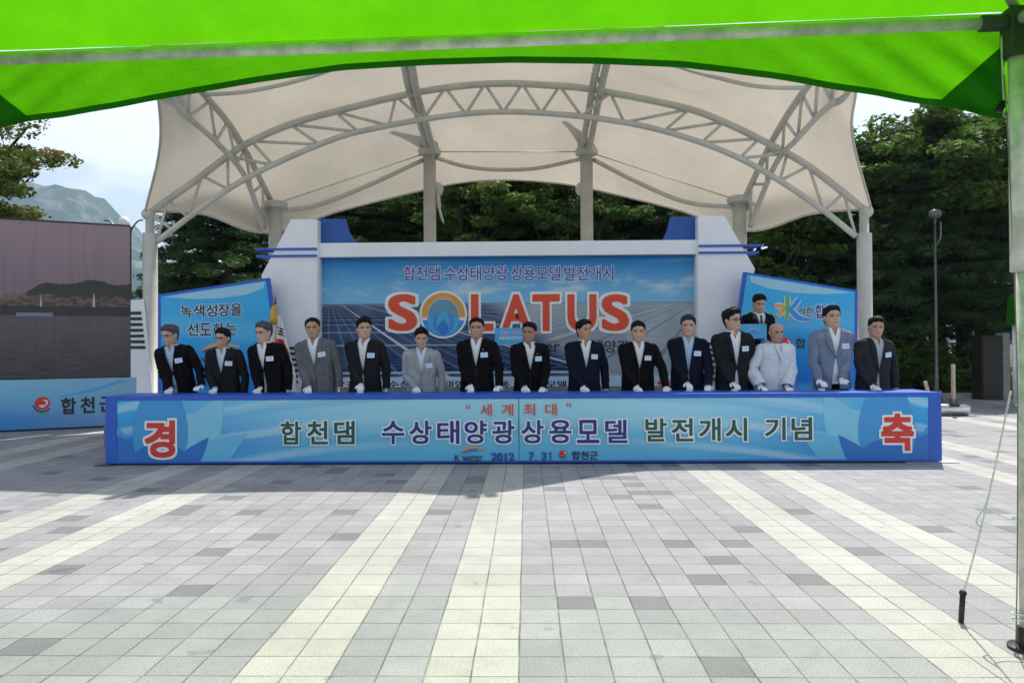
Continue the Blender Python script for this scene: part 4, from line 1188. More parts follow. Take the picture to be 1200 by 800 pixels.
def np_obj(name, verts, faces, mats, parent, smooth=True, attr=None, mi=None):
    me = bpy.data.meshes.new(name); me.from_pydata(verts.tolist() if isinstance(verts, np.ndarray) else verts, [], faces)
    for m in (mats if isinstance(mats, list) else [mats]): me.materials.append(m)
    if smooth: me.polygons.foreach_set('use_smooth', [True] * len(faces))
    if mi is not None: me.polygons.foreach_set('material_index', mi)
    if attr is not None:
        a = me.color_attributes.new('features', 'FLOAT_COLOR', 'POINT'); a.data.foreach_set('color', attr.ravel())
    me.update(); o = bpy.data.objects.new(name, me); COL.objects.link(o)
    if parent is not None: o.parent = parent
    return o
def grid_faces(nr, nc, closed=True, k0=0, flip=False):
    f = []
    for i in range(nr - 1):
        for j in range(nc if closed else nc - 1):
            j2 = (j + 1) % nc; q = (k0 + i * nc + j, k0 + i * nc + j2, k0 + (i + 1) * nc + j2, k0 + (i + 1) * nc + j)
            f.append(q[::-1] if flip else q)
    return f
def np_tube(pts, rs, n=18, squash=1.0):
    mb = MB(); mb.tube(pts, list(rs), n); return np.array([tuple(p) for p in mb.v]), mb.f
# one glove, shared by every hand (wrist at the origin, fingers towards -Y, palm down)
def glove_mesh(sign):
    mb = MB()
    prof = [(0.026, .02, .016), (.028, 0.0, .018), (.034, -.03, .017), (.041, -.06, .016), (.043, -.085, .014), (.039, -.098, .012)]
    rows = [[(w * math.cos(a), y, t * math.sin(a) + .004 * math.cos(2 * a)) for a in np.linspace(0, 2 * math.pi, 20, endpoint=False)] for w, y, t in prof]
    mb.grid(rows, closed=True); mb.f.append(tuple(range(20))); mb.mi.append(0); k = 100; mb.f.append(tuple(range(k, k + 20))[::-1]); mb.mi.append(0)
    for i, (x, ln) in enumerate(((-.030, .070), (-.0105, .080), (.0095, .075), (.029, .060))):
        x *= sign; sp = x * .35
        a = [Vector((x, -.07, 0)), Vector((x + sp * .2, -.095, .003)), Vector((x + sp * .4, -.095 - ln * .4, -.004)), Vector((x + sp * .5, -.095 - ln * .75, -.020)), Vector((x + sp * .52, -.095 - ln * .92, -.034))]
        mb.tube(catmull(a, 9), [.0105, .0108, .0108, .0106, .0104, .0102, .010, .0098, .0092, .0065], 10)
    a = [Vector((-.022 * sign, -.02, 0)), Vector((-.045 * sign, -.045, -.004)), Vector((-.060 * sign, -.075, -.010)), Vector((-.062 * sign, -.10, -.020))]
    mb.tube(catmull(a, 7), [.014, .0135, .013, .0125, .012, .0115, .0105, .007], 10)
    mb.lathe([(.028, 0), (.0305, .004), (.0305, .016), (.029, .02), (.026, .021)], (0, 0, 0), 20, 0, Matrix.Rotation(-math.pi / 2, 3, 'X') @ Matrix.Diagonal((1, .68, 1)))
    tmp = mb.build('glove', M_GLOVE, None, smooth=True)
    r = tmp.modifiers.new('r', 'REMESH'); r.mode = 'VOXEL'; r.voxel_size = 0.0035
    sm = tmp.modifiers.new('s', 'SMOOTH'); sm.iterations = 3; sm.factor = .5
    dg = bpy.context.evaluated_depsgraph_get(); me = bpy.data.meshes.new_from_object(tmp.evaluated_get(dg))
    bpy.data.objects.remove(tmp)
    if not me.materials: me.materials.append(M_GLOVE)
    me.polygons.foreach_set('use_smooth', [True] * len(me.polygons)); me.name = 'glove'
    return me
GLOVE = {-1: glove_mesh(1), 1: glove_mesh(-1)}     # -1: the man's right hand (-X side)

def person(idx, label, px, ytop, Y, jacket, shirt, hair='black', skin=1, head=(0, 0, 0), lean=6, side=0, yaw=0, glasses=False, vb=1.12, gap=0.0, rh=None, lh=None, hairlen=1.0, part=0.3, fat=0.0, belly=0.0, robe=False, tie=None, floor=0.0, tagxy=(.105, 1.27), gloves=True, wide=.95, recede=0.0, group='officials lined up behind the banner box', pin=False):
    top = P(px, ytop, Y); sc = (top.z - floor) / (1.712 - .004 * lean)
    nf = rng_noise(100 + idx); R = np.random.RandomState(idx)
    lean_a, side_a = math.radians(lean), math.radians(side)
    hy, hp, hr = [math.radians(a) for a in head]
    hy += R.uniform(-.06, .06)
    hm = np.array(Matrix.Rotation(hy, 3, 'Z') @ Matrix.Rotation(hp, 3, 'X') @ Matrix.Rotation(hr, 3, 'Y'))
    L = np.array(Matrix.Rotation(lean_a, 3, 'X') @ Matrix.Rotation(side_a, 3, 'Y'))
    Lh = np.array(Matrix.Rotation(-lean_a * .75, 3, 'X'))
    piv_h, piv_l = np.array([0, .012, 1.47]), np.array([0, .02, .92])
    def deform(v):
        v = np.array(v, float); sh = v.shape; v = v.reshape(-1, 3)
        t = sstep(1.43, 1.485, v[:, 2])[:, None]
        r = (v - piv_h) * 1.06 @ (hm @ Lh).T + piv_h; v = v * (1 - t) + r * t
        t = sstep(.80, 1.08, v[:, 2])[:, None]
        r = (v - piv_l) @ L.T + piv_l; v = v * (1 - t) + r * t
        return (v * sc).reshape(sh)
    def deform_rigid(v):
        v = np.array(v, float).reshape(-1, 3); return ((v - piv_l) @ L.T + piv_l) * sc
    loc = Vector((top.x + sc * (.72 * math.sin(lean_a) * 0 - .75 * math.sin(side_a)), Y, floor))
    loc.x = top.x - .78 * math.sin(side_a) * sc
    rotz = math.radians(yaw + R.uniform(-7, 7))
    ri = Matrix.Rotation(-rotz, 3, 'Z')
    # ---------------- body: one grid from the pelvis to the crown + limbs
    NP = 80
    h, phi, hg = head_grid(NP, 1 + R.uniform(-.10, .12), R.uniform(.75, 1.25), fat + R.uniform(-.03, .03))
    zt = np.concatenate([np.linspace(.84, 1.40, 15), [1.42, 1.435]])
    tor = np.stack([torso_pt(z, phi, SHW - .02, SHF - .02, SHB - .02) for z in zt])
    nk = []
    for z, f, b, w in ((1.445, .056, .070, .066), (1.452, .052, .067, .0605), (1.458, .055, .064, .0575), (1.463, .062, .060, .056), (1.468, .068, .056, .055), (1.472, .073, .053, .0545)):
        c = np.cos(phi); nk.append(np.stack([w * (1 + fat * .5) * np.sin(phi), np.where(c > 0, -f, b) * np.abs(c), z + 0 * phi], -1))
    G_ = np.concatenate([tor, np.stack(nk), hg]); nr = G_.shape[0]
    V_ = G_.reshape(-1, 3); faces = grid_faces(nr, NP)
    faces.append(tuple(range(NP))[::-1]); faces.append(tuple((nr - 1) * NP + j for j in range(NP)))
    col = np.ones((len(V_), 4)); sk = np.array(SKC[skin]); col[:, :3] = sk
    X_, Hh = V_[:, 0], (V_[:, 2] - 1.475) / .225; front = V_[:, 1] < -.045
    def paint(mask, c, a=1.0):
        m_ = np.clip(mask * a * front, 0, 1)[:, None]; col[:, :3] = col[:, :3] * (1 - m_) + np.array(c) * m_
    gs = lambda cx, ch, sx, sh: np.exp(-(np.abs((X_ - cx) / sx)) ** 4 - (np.abs((Hh - ch) / sh)) ** 4)
    hc = np.array((.01, .009, .009)) if hair != 'grey' else np.array((.05, .048, .046))
    for sg in (-1, 1):
        paint(gs(sg * .033, .596 , .024, .022), hc, .92)
        paint(gs(sg * .032, .512, .020, .030), (.015, .010, .008), 1.0)
        paint(gs(sg * .031, .508, .0145, .009) * (np.abs(X_ - sg * .031) > .007), (.42, .36, .33), .4)
        paint(gs(sg * .030, .36, .006, .012), (.12, .05, .035), .6)
    paint(gs(0, .222, .026, .026), (.32, .10, .08), .7); paint(gs(0, .224, .025, .009), (.07, .02, .018), .85)
    paint(gs(0, .38, .02, .06), sk * np.array((1.06, .92, .9)), .5)
    for sg in (-1, 1): paint(gs(sg * .045, .40, .024, .09), sk * np.array((1.08, .9, .86)), .5)
    verts = [deform(V_)]; cols_ = [col]; k0 = len(V_)
    # joints
    def to_local(p): q = ri @ (Vector(p) - loc); return np.array(q)
    arms = {}
    for sg, tgt in ((-1, rh), (1, lh)):
        sh_ = deform_rigid([(sg * .200 * wide, .012, 1.378)])[0]
        if tgt is None: wr = np.array([sg * .275 * sc, -.03 * sc - lean * .003, .80 * sc])
        else:
            t_ = P(tgt[0], tgt[1], HAND_Y if floor == 0 else Y - .3); hz0 = tgt[2] if len(tgt) > 2 else bzt + .030
            wr = to_local((t_.x, (HAND_Y if floor == 0 else Y - .30) + .075, hz0 + (.014 if sg < 0 else -.002)))
        L1, L2 = .298 * sc, .262 * sc; d = wr - sh_; D = np.linalg.norm(d)
        if D > (L1 + L2) * .985: wr = sh_ + d / D * (L1 + L2) * .985; d = wr - sh_; D = np.linalg.norm(d)
        a = (L1 ** 2 - L2 ** 2 + D ** 2) / (2 * D); hh = math.sqrt(max(1e-6, L1 ** 2 - a * a))
        pole = np.array([sg * .75, .75, -.1]); u = d / D; pole = pole - u * pole.dot(u); pole /= np.linalg.norm(pole)
        el = sh_ + u * a + pole * hh; arms[sg] = (sh_, el, wr)
    def limb(pts, rs, n=14):
        global_k = sum(len(v) for v in verts)
        v, f = np_tube(pts, rs, n); verts.append(v); c = np.ones((len(v), 4)); c[:, :3] = sk; cols_.append(c); faces.extend(tuple(i + global_k for i in q) for q in f)
    for sg in (-1, 1):
        s_, e_, w_ = [Vector(a) for a in arms[sg]]
        inn = Vector(deform_rigid([(sg * .10, .01, 1.36)])[0])
        limb(catmull([inn, s_, s_.lerp(e_, .5), e_, e_.lerp(w_, .5), w_], 15), np.interp(np.linspace(0, 1, 16), [0, .2, .6, 1], [.05 * sc, .048 * sc, .04 * sc, .026 * sc]))
        hip, kn, an = Vector((sg * .088, .0, .90)) * sc, Vector((sg * .095, -.015, .48)) * sc, Vector((sg * .10, .02, .07)) * sc
        limb(catmull([hip, hip.lerp(kn, .5), kn, kn.lerp(an, .4), an], 14), np.interp(np.linspace(0, 1, 15), [0, .5, .7, 1], [.08 * sc, .052 * sc, .055 * sc, .036 * sc]))
    B = np_obj('person', np.concatenate(verts), faces, SKM[skin], None, True, np.concatenate(cols_))
    B.location = loc; B.rotation_euler = (0, 0, rotz)
    tag(B, label, 'person', group)
    # ---------------- hair
    if hair != 'none':
        nrm = hg - np.array([0, .0, 1.60]); nrm /= np.linalg.norm(nrm, axis=-1, keepdims=True)
        Hh2 = np.repeat(h[:, None], NP, 1); Ph = np.repeat(phi[None], len(h), 0)
        ap = np.abs((Ph + np.pi) % (2 * np.pi) - np.pi)
        line = np.interp(ap, [0, .45, .85, 1.15, 1.42, 1.62, 1.85, 2.2, np.pi], [.815, .80, .735, .65, .52, .44, .40, .17, .10])
        line = line + recede * (ap < 1.0) * (1 - ap / 1.1) + .018 * np.sin(Ph * 9 + idx) + .014 * np.sin(Ph * 23 + 2 * idx) + part * .05 * np.sin(Ph)
        line = np.where((ap > 1.45) & (ap < 1.95), np.maximum(line, .585 - .1 * (ap > 1.85)), line)
        mk = sstep(-.012, .045, Hh2 - line)
        fl = nf(hg.reshape(-1, 3), 38.0).reshape(Hh2.shape); fl2 = nf(hg.reshape(-1, 3) + 3, 110.0).reshape(Hh2.shape)
        th = (.010 + .012 * hairlen * sstep(.6, .95, Hh2) + .010 * hairlen * (ap < .9) * sstep(.8, .9, Hh2)) * (1 + .28 * fl + .22 * fl2)
        d = -.005 + mk * (th + .005)
        hv = hg + nrm * d[..., None]
        hf = grid_faces(len(h), NP); hf.append(tuple((len(h) - 1) * NP + j for j in range(NP)))
        np_obj('hair', deform(hv.reshape(-1, 3)), hf, HAIR[hair], B)
    # ---------------- shirt
    zs = np.linspace(.82, 1.458, 26); ph2 = np.linspace(0, 2 * np.pi, 48, endpoint=False)
    sv = []
    for z in zs:
        g_ = 0.0 if (robe or tie is not None or z < OPEN_COLLAR) else (z - OPEN_COLLAR) * .42 + .002
        pe = math.asin(min(1, g_ / np.interp(z, SK, SHW)) ** (NT / 2)); sv.append(torso_pt(z, np.linspace(pe, 2 * np.pi - pe, 49), SHW, SHF, SHB, belly))
    sv = np.stack(sv); vlist = [deform(sv.reshape(-1, 3))]; fl_ = grid_faces(26, 49, False)
    if not robe:
        pc_ = np.linspace(.40 if tie is None else .16, 2 * np.pi - (.40 if tie is None else .16), 41); rowsc = []
        for t in np.linspace(0, 1, 6):
            fdip = np.exp(-((np.minimum(pc_, 2 * np.pi - pc_) - .45) / .34) ** 2)
            zc = 1.436 + .040 * t - .046 * fdip * (1 - t) - .012 * np.exp(-(np.minimum(pc_, 2 * np.pi - pc_) / .5) ** 2) * t
            rr = .086 - .017 * t
            rowsc.append(np.stack([rr * .98 * np.sin(pc_), -rr * np.cos(pc_) * np.where(np.cos(pc_) > 0, .98, 1.02) + .008 - .012 * fdip * (1 - t), zc], -1))
        k = sum(len(v) for v in vlist); vlist.append(deform(np.stack(rowsc).reshape(-1, 3))); fl_ += grid_faces(6, 41, False, k)
    for sg in (-1, 1):                      # cuffs
        s_, e_, w_ = [Vector(a) for a in arms[sg]]; d = (w_ - e_).normalized()
        v, f = np_tube([w_ - d * .05, w_ + d * .006], [.036 * sc, .036 * sc], 14); k = sum(len(q_) for q_ in vlist); vlist.append(v); fl_ += [tuple(i + k for i in q_) for q_ in f]
    np_obj('shirt' if not robe else 'under_robe', np.concatenate(vlist), fl_, SHM[shirt], B)
    if tie is not None:
        tr = []
        for z, w in ((1.432, .013), (1.412, .021), (1.395, .014), (1.30, .024), (1.18, .033), (1.10, .037)):
            p = torso_pt(np.array([z]), np.array([0.0]), SHW, SHF, SHB)[0]; tr.append([(-w, p[1] - .010, z), (0, p[1] - .020, z), (w, p[1] - .010, z)])
        mbt = MB(); mbt.grid(tr); np_obj('necktie', deform(np.array(mbt.v)), mbt.f, tie, B)
    # ---------------- jacket
    k_ = 1.0 if not robe else 1.06
    jw, jf, jb = JW * wide * k_, JF * k_, JB * k_
    if robe: jw = jw * np.array([1.1, 1.08, 1.05, 1, 1, 1, .95, .9])
    zb = .76
    zs = np.concatenate([np.linspace(zb, 1.42, 46), [1.432, 1.444, 1.455, 1.464]])
    vh = np.where(zs > vb, .0022 + (.061) * ((zs - vb) / (1.40 - vb)).clip(0, 1) ** (1.0 if not robe else .8) + .01 * sstep(1.40, 1.45, zs), .0022 + gap * ((vb - zs) / (vb - zb)).clip(0, 1) ** .6)
    if robe: vh = np.where(zs > vb, .001 + .045 * ((zs - vb) / (1.45 - vb)).clip(0, 1), .0005)
    NU = 72; rowsJ = []
    for z, v_ in zip(zs, vh):
        w = np.interp(z, SK, jw); pe = math.asin(min(1, (v_ / w)) ** (NT / 2))
        ph_ = np.linspace(pe, 2 * np.pi - pe, NU); rowsJ.append(torso_pt(z, ph_, jw, jf, jb, belly * 1.05))
    J = np.stack(rowsJ); flat = J.reshape(-1, 3)
    d_ = flat * np.array([1, 1, 0]); d_ /= np.linalg.norm(d_, axis=1, keepdims=True) + 1e-6
    wrk = nf(flat * np.array([1, 1, .55]), 11.0) * (.0095 if not robe else .017) * (1 - .5 * sstep(1.3, 1.42, flat[:, 2]))
    fold = np.abs(nf(flat * np.array([1.0, 1.0, .35]) + 5.0, 17.0))
    wrk = wrk - (.010 if robe else .006) * np.exp(-(fold / .10) ** 2) * (1 - .8 * sstep(1.30, 1.42, flat[:, 2]))
    flat = flat + d_ * wrk[:, None]
    vl = [deform(flat)]; fj = grid_faces(len(zs), NU, False); mi = [0] * len(fj)
    for sg in (1, -1):                      # lapels
        if robe: break
        rl = []
        for z in np.linspace(vb - .01, 1.464, 26):
            w, f = np.interp(z, SK, jw), None
            v_ = float(np.interp(z, zs, vh)); t = (z - vb) / (1.40 - vb)
            lw = np.interp(z, [vb - .01, vb + .01, vb + (1.33 - vb) * .8, 1.345, 1.352, 1.375, 1.452], [.004, .012, .068, .082, .052, .060, .045])
            rl.append([])
            for u in (0, .25, .5, .75, 1.0):
                x = v_ + lw * u - .002; pe = math.asin(min(1, (x / w)) ** (NT / 2))
                p = torso_pt(np.array([z]), np.array([pe]), jw, jf, jb, belly * 1.05)[0].copy()
                p[1] -= .010 + .004 * math.sin(math.pi * u); p[0] *= sg; rl[-1].append(p)
        a = np.array(rl).reshape(-1, 3); k = sum(len(q_) for q_ in vl); vl.append(deform(a)); ff = grid_faces(26, 5, False, k, flip=(sg < 0)); fj += ff
    for sg in (-1, 1):                      # sleeves
        s_, e_, w_ = [Vector(a) for a in arms[sg]]
        inn = Vector(deform_rigid([(sg * .155 * wide, .008, 1.390)])[0])
        end = w_ - (w_ - e_).normalized() * .004
        pts = catmull([inn, s_ + Vector((0, 0, -.006)), s_.lerp(e_, .5), e_, e_.lerp(w_, .5), end], 34)
        if robe: rs = np.interp(np.linspace(0, 1, 35), [0, .18, .45, .7, 1], [.045, .074, .078, .090, .080]) * sc
        else: rs = np.interp(np.linspace(0, 1, 35), [0, .08, .2, .45, .62, .8, 1], [.035, .052, .067, .066, .060, .055, .0485]) * sc
        v, f = np_tube(pts, rs, 22)
        cen = np.repeat(np.array([tuple(p) for p in pts]), 22, 0); dd = v - cen; dd /= np.linalg.norm(dd, axis=1, keepdims=True) + 1e-6
        tt = np.repeat(np.linspace(0, 1, 35), 22)
        am = (.004 + .009 * np.exp(-((tt - .6) / .16) ** 2) + .004 * np.exp(-((tt - .95) / .1) ** 2)) * (1.8 if robe else 1)
        crease = np.exp(-(np.abs(nf(v * np.array([.5, .5, 1.5]) + 2.0, 20.0)) / .12) ** 2)
        v = v + dd * ((nf(v * np.array([.6, .6, 1.6]), 16.0) - .9 * crease) * am * sc)[:, None]
        k = sum(len(q_) for q_ in vl); vl.append(v); fj += [tuple(i + k for i in q_) for q_ in f[:-1]]
    if robe:                                # crossed collar band and hanging ties
        rl = []
        for t in np.linspace(0, 1, 20):
            z = 1.455 - .25 * t; x = -.050 + .10 * t
            r_ = []
            for u in (-.02, 0, .02):
                xx = x + u * .9; w = np.interp(z, SK, jw); pe = math.asin(min(1, abs(xx) / w) ** (NT / 2)); p = torso_pt(np.array([z]), np.array([pe]), jw, jf, jb)[0].copy(); p[0] = xx; p[1] -= .012; p[2] += u * .5; r_.append(p)
            rl.append(r_)
        a = np.array(rl).reshape(-1, 3); k = sum(len(q_) for q_ in vl); vl.append(deform(a)); fj += grid_faces(20, 3, False, k)
    JO = np_obj('jacket' if not robe else 'robe', np.concatenate(vl), fj, FB[jacket], B)
    so = JO.modifiers.new('thick', 'SOLIDIFY'); so.thickness = .006; so.offset = -1
    # ---------------- trousers, shoes
    mbt = MB()
    mbt.lathe([(.06, .80), (.13, .82), (.15, .9), (.148, 1.0), (.145, 1.02)], (0, 0, 0), 20, 0, Matrix.Diagonal((1.08, .80, 1)))
    for sg in (-1, 1): mbt.tube(catmull([(sg * .085, 0, .88), (sg * .092, -.01, .65), (sg * .098, -.012, .48), (sg * .102, .01, .25), (sg * .105, .015, .05)], 14), list(np.interp(np.linspace(0, 1, 15), [0, .5, 1], [.10, .078, .066])), 16)
    np_obj('trousers', deform(np.array([tuple(p) for p in mbt.v])), mbt.f, M_TROU if not robe else FB['robe'], B)
    if gap > .02:
        mbt = MB(); mbt.lathe([(.151, .985), (.151, 1.015)], (0, 0, 0), 24, 0, Matrix.Diagonal((1.08, .82, 1))); np_obj('belt', deform(np.array([tuple(p) for p in mbt.v])), mbt.f, M_BELT, B)
    for sg in (-1, 1):
        mbt = MB(); mbt.ball((sg * .105, -.05, .045), (.046, .135, .045), 14); v = np.array([tuple(p) for p in mbt.v]); v[:, 2] = np.maximum(v[:, 2], .003); np_obj('shoe', v * sc, mbt.f, M_SHOE, B)
    # ---------------- hands
    for sg in (-1, 1):
        if robe and sg == -1: pass
        s_, e_, w_ = [Vector(a) for a in arms[sg]]
        o = bpy.data.objects.new('glove' if gloves else 'hand', GLOVE[sg] if gloves else HANDS[sg]); COL.objects.link(o); o.parent = B
        tgt = rh if sg < 0 else lh
        if tgt is not None:
            dz = 0.0; fwd = Vector((-sg * .18, -1, -.26 if sg < 0 else -.12)).normalized()
        else: fwd = (w_ - e_).normalized()
        zax = Vector((0, 0, 1)) if tgt is not None else Vector((sg, 0, 0.1))
        xax = (-fwd).cross(zax).normalized(); zax = xax.cross(-fwd)
        o.matrix_local = Matrix.Translation(w_) @ Matrix((xax, -fwd, zax)).transposed().to_4x4() @ Matrix.Scale(sc * .94, 4)
    # ---------------- glasses, tag
    if glasses:
        mbt = MB()
        for sg in (-1, 1):
            mbt.tube([(sg * .032 + .024 * math.cos(a), -.098 + .006 * abs(math.cos(a)), 1.475 + .225 * .505 + .0165 * math.sin(a)) for a in np.linspace(0, 2 * math.pi, 17)], .0018, 6, False)
            mbt.tube([(sg * .056, -.09, 1.475 + .225 * .53), (sg * .075, -.05, 1.475 + .225 * .53), (sg * .079, .01, 1.475 + .225 * .51)], .002, 6)
        mbt.tube([(-.009, -.10, 1.475 + .225 * .53), (.009, -.10, 1.475 + .225 * .53)], .002, 6)
        np_obj('glasses', deform(np.array([tuple(p) for p in mbt.v])), mbt.f, M_SPEC, B)
    if tagxy is not None:
        x, z = tagxy; mbt = MB(); tl = R.uniform(-.12, .12)
        def on(x_, z_, o_):
            w = np.interp(z_, SK, jw); pe = math.asin(min(1, abs(x_) / w) ** (NT / 2)); p = torso_pt(np.array([z_]), np.array([pe]), jw, jf, jb, belly)[0]; return (x_, p[1] - o_, z_)
        def quad(a, b, c, d, o_, mi):
            pts = []
            for (u, v) in ((a, c), (b, c), (b, d), (a, d)): pts.append(on(x + u * math.cos(tl) - v * math.sin(tl), z + u * math.sin(tl) + v * math.cos(tl), o_))
            mbt.add(pts, [(0, 1, 2, 3)], mi)
        quad(-.043, .043, -.030, .030, .020, 0)
        pts4 = [on(x + u * math.cos(tl) - v * math.sin(tl), z + u * math.sin(tl) + v * math.cos(tl), .014) for u, v in ((-.043, -.03), (.043, -.03), (.043, .03), (-.043, .03))]
        k = len(mbt.v); mbt.add(pts4, [(3, 2, 1, 0)]); mbt.f += [(0, 4, 5, 1), (1, 5, 6, 2), (2, 6, 7, 3), (3, 7, 4, 0)]; mbt.mi += [0] * 4
        quad(-.036, .036, .012, .020, .022, 1); quad(-.030, .030, -.010, .002, .022, 1)
        np_obj('name_card', deform(np.array([tuple(p) for p in mbt.v])), mbt.f, [M_TAG, M_TAGI], B, smooth=False, mi=mbt.mi)
    if pin:
        p = on(.09, 1.335, .022); mbt = MB(); mbt.ball(p, .008, 8); np_obj('lapel_pin', deform(np.array([tuple(q_) for q_ in mbt.v])), mbt.f, M_GOLD, B)
    return B
HAND_Y = YX + 0.50
YP = YX + DEP + 0.17
MEN = [
 dict(label='bespectacled grey-haired man in black suit leaning at the left end of the row', px=203, ytop=384, jacket='black', shirt='lightblue', hair='grey', skin=1, head=(-26, 8, 4), lean=9, side=-6, glasses=True, gap=.035, rh=(197, 459), lh=(235, 461), vb=1.10),
 dict(label='bespectacled man in charcoal suit before the wave emblem of the left wing panel', px=264, ytop=388, jacket='charcoal', shirt='paleblue', skin=1, head=(-18, 4, 0), lean=7, glasses=True, rh=(249, 459), lh=None, wide=.93),
 dict(label='grey-haired man in glasses and black suit right beside the draped flag', px=312, ytop=381, jacket='black', shirt='white', hair='grey', skin=0, head=(-22, 2, 3), lean=8, side=-4, glasses=True, gap=.02, rh=(302, 459), lh=None),
 dict(label='man in plain mid grey suit and white shirt before the left white pylon', px=367, ytop=375, jacket='grey', shirt='white', skin=2, head=(4, 0, 0), lean=5, side=-5, rh=(360, 456), lh=None, hairlen=.4, recede=.035),
 dict(label='bushy-haired man in charcoal jacket and open white collar gazing up rightwards', px=427, ytop=376, jacket='charcoal', shirt='white', skin=1, head=(16, -4, 0), lean=4, side=-1, gap=.02, rh=(422, 457), lh=None, hairlen=1.5, vb=1.06),
 dict(label='shortest man, in pale silver grey suit with fringe, under the lotus emblem', px=494, ytop=388, jacket='palegrey', shirt='paleblue', skin=1, head=(6, 6, 0), lean=6, rh=(487, 458), lh=None, hairlen=1.4, tagxy=(.11, 1.24)),
 dict(label='stout man in black suit with lapel pin just left of the centre podium', px=559, ytop=375, jacket='black', shirt='white', skin=2, head=(-4, 0, 0), lean=4, rh=(551, 455), lh=(585, 461), fat=.06, belly=.015, wide=.99, recede=.03, hairlen=.6, pin=True, part=.8),
 dict(label='tanned man in black suit looking left, just right of the centre podium', px=620, ytop=381, jacket='black', shirt='white', skin=3, head=(-20, 3, 0), lean=8, rh=(615, 455), lh=(636, 459), hairlen=.6, pin=True),
 dict(label='smiling man in navy suit turned right before the dark water lettering', px=683, ytop=378, jacket='navy', shirt='white', skin=2, head=(26, -2, 0), lean=6, side=-1, rh=(684, 456), lh=None, hairlen=.8),
 dict(label='round-faced man in black suit beneath the last red letter S', px=747, ytop=380, jacket='black', shirt='white', skin=1, head=(-3, 0, 0), lean=6, rh=(747, 455), lh=(782, 460), fat=.10, wide=.99),
 dict(label='greying man in dark jacket open over a light blue shirt', px=806, ytop=373, jacket='navy', shirt='lightblue', hair='salt', skin=1, head=(-6, -2, 0), lean=5, side=1, rh=(808, 452), lh=(832, 459), gap=.03, vb=1.02),
 dict(label='tall bespectacled man in charcoal suit facing right beside the lectern', px=855, ytop=366, jacket='charcoal', shirt='white', skin=1, head=(32, -2, 0), lean=6, side=-2, yaw=12, glasses=True, rh=(861, 456), lh=None, hairlen=1.4, gap=.03, vb=1.04),
 dict(label='shaven-headed monk in loose off-white robe', px=907, ytop=381, jacket='robe', shirt='robe', hair='none', skin=2, head=(8, 4, 0), lean=6, robe=True, rh=(893, 463), lh=(925, 457), vb=1.28, tagxy=(.07, 1.23)),
 dict(label='tallest man, in blue-grey blazer open over white shirt and black trousers', px=974, ytop=362, jacket='bluegrey', shirt='white', skin=1, head=(4, -8, 0), lean=4, rh=(963, 452), lh=(988, 452), gap=.05, vb=1.14),
 dict(label='smiling man in dark grey suit and grey shirt at the right end of the row', px=1023, ytop=375, jacket='darkgrey', shirt='greygreen', skin=2, head=(-14, 0, 3), lean=6, side=1, rh=(1025, 453), lh=None, gap=.03, vb=1.06, hairlen=1.1),
]
for i, d in enumerate(MEN):
    person(i, Y=YP + 0.03 * math.sin(i * 2.1), **d)
# push buttons under the gloves
def button(px, label):
    p = P(px, 455, HAND_Y - .04); o0 = (p.x, HAND_Y - .03, bzt - .004)
    T = thing('push_button', label, 'push button', o0, group='ceremony push buttons on the banner box')
    q = MB(); q.lathe([(.045, .0), (.045, .012), (.038, .018)], (0, 0, 0), 20); q.build('base', M_GALV, T, smooth=False)
    q = MB(); q.lathe([(.034, .0185), (.032, .022), (.022, .025), (.004, .026)], (0, 0, 0), 18); q.build('dome', M_GLASS, T, smooth=True)
for i, d in enumerate(MEN):
    if d.get('robe'): continue
    who = ['leaning grey-haired man', 'bespectacled man in charcoal', 'man beside the flag', 'man in mid grey suit', 'bushy-haired man', 'shortest man in silver grey', 'stout man with pin', 'tanned man looking left', 'smiling man in navy', 'round-faced man', 'man in light blue shirt', 'tall man facing right', '', 'man in blue-grey blazer', 'rightmost man'][i]
    button(d['rh'][0], 'small domed push button under the right glove of the ' + who)
# announcer
announcer_Y = 11.1
for k_ in (-1, 1): pass
HANDS = {}
for sg in (-1, 1):
    me = GLOVE[sg].copy(); me.materials.clear(); me.materials.append(mat('hand skin', (.40, .24, .16), .5)); HANDS[sg] = me
ANN = person(20, 'announcer in black suit and dark tie standing behind the blue lectern on the stage', 887, 347.5, announcer_Y, 'black', 'white', skin=1, head=(-4, 14, 0), lean=5, tie=mat('striped tie silk', (.02, .025, .05), .35, 0, .8, 60), floor=.35, rh=(876, 385, .35 + 1.08), lh=(898, 385, .35 + 1.08), tagxy=None, gloves=False, group=None, vb=1.16, wide=.9)

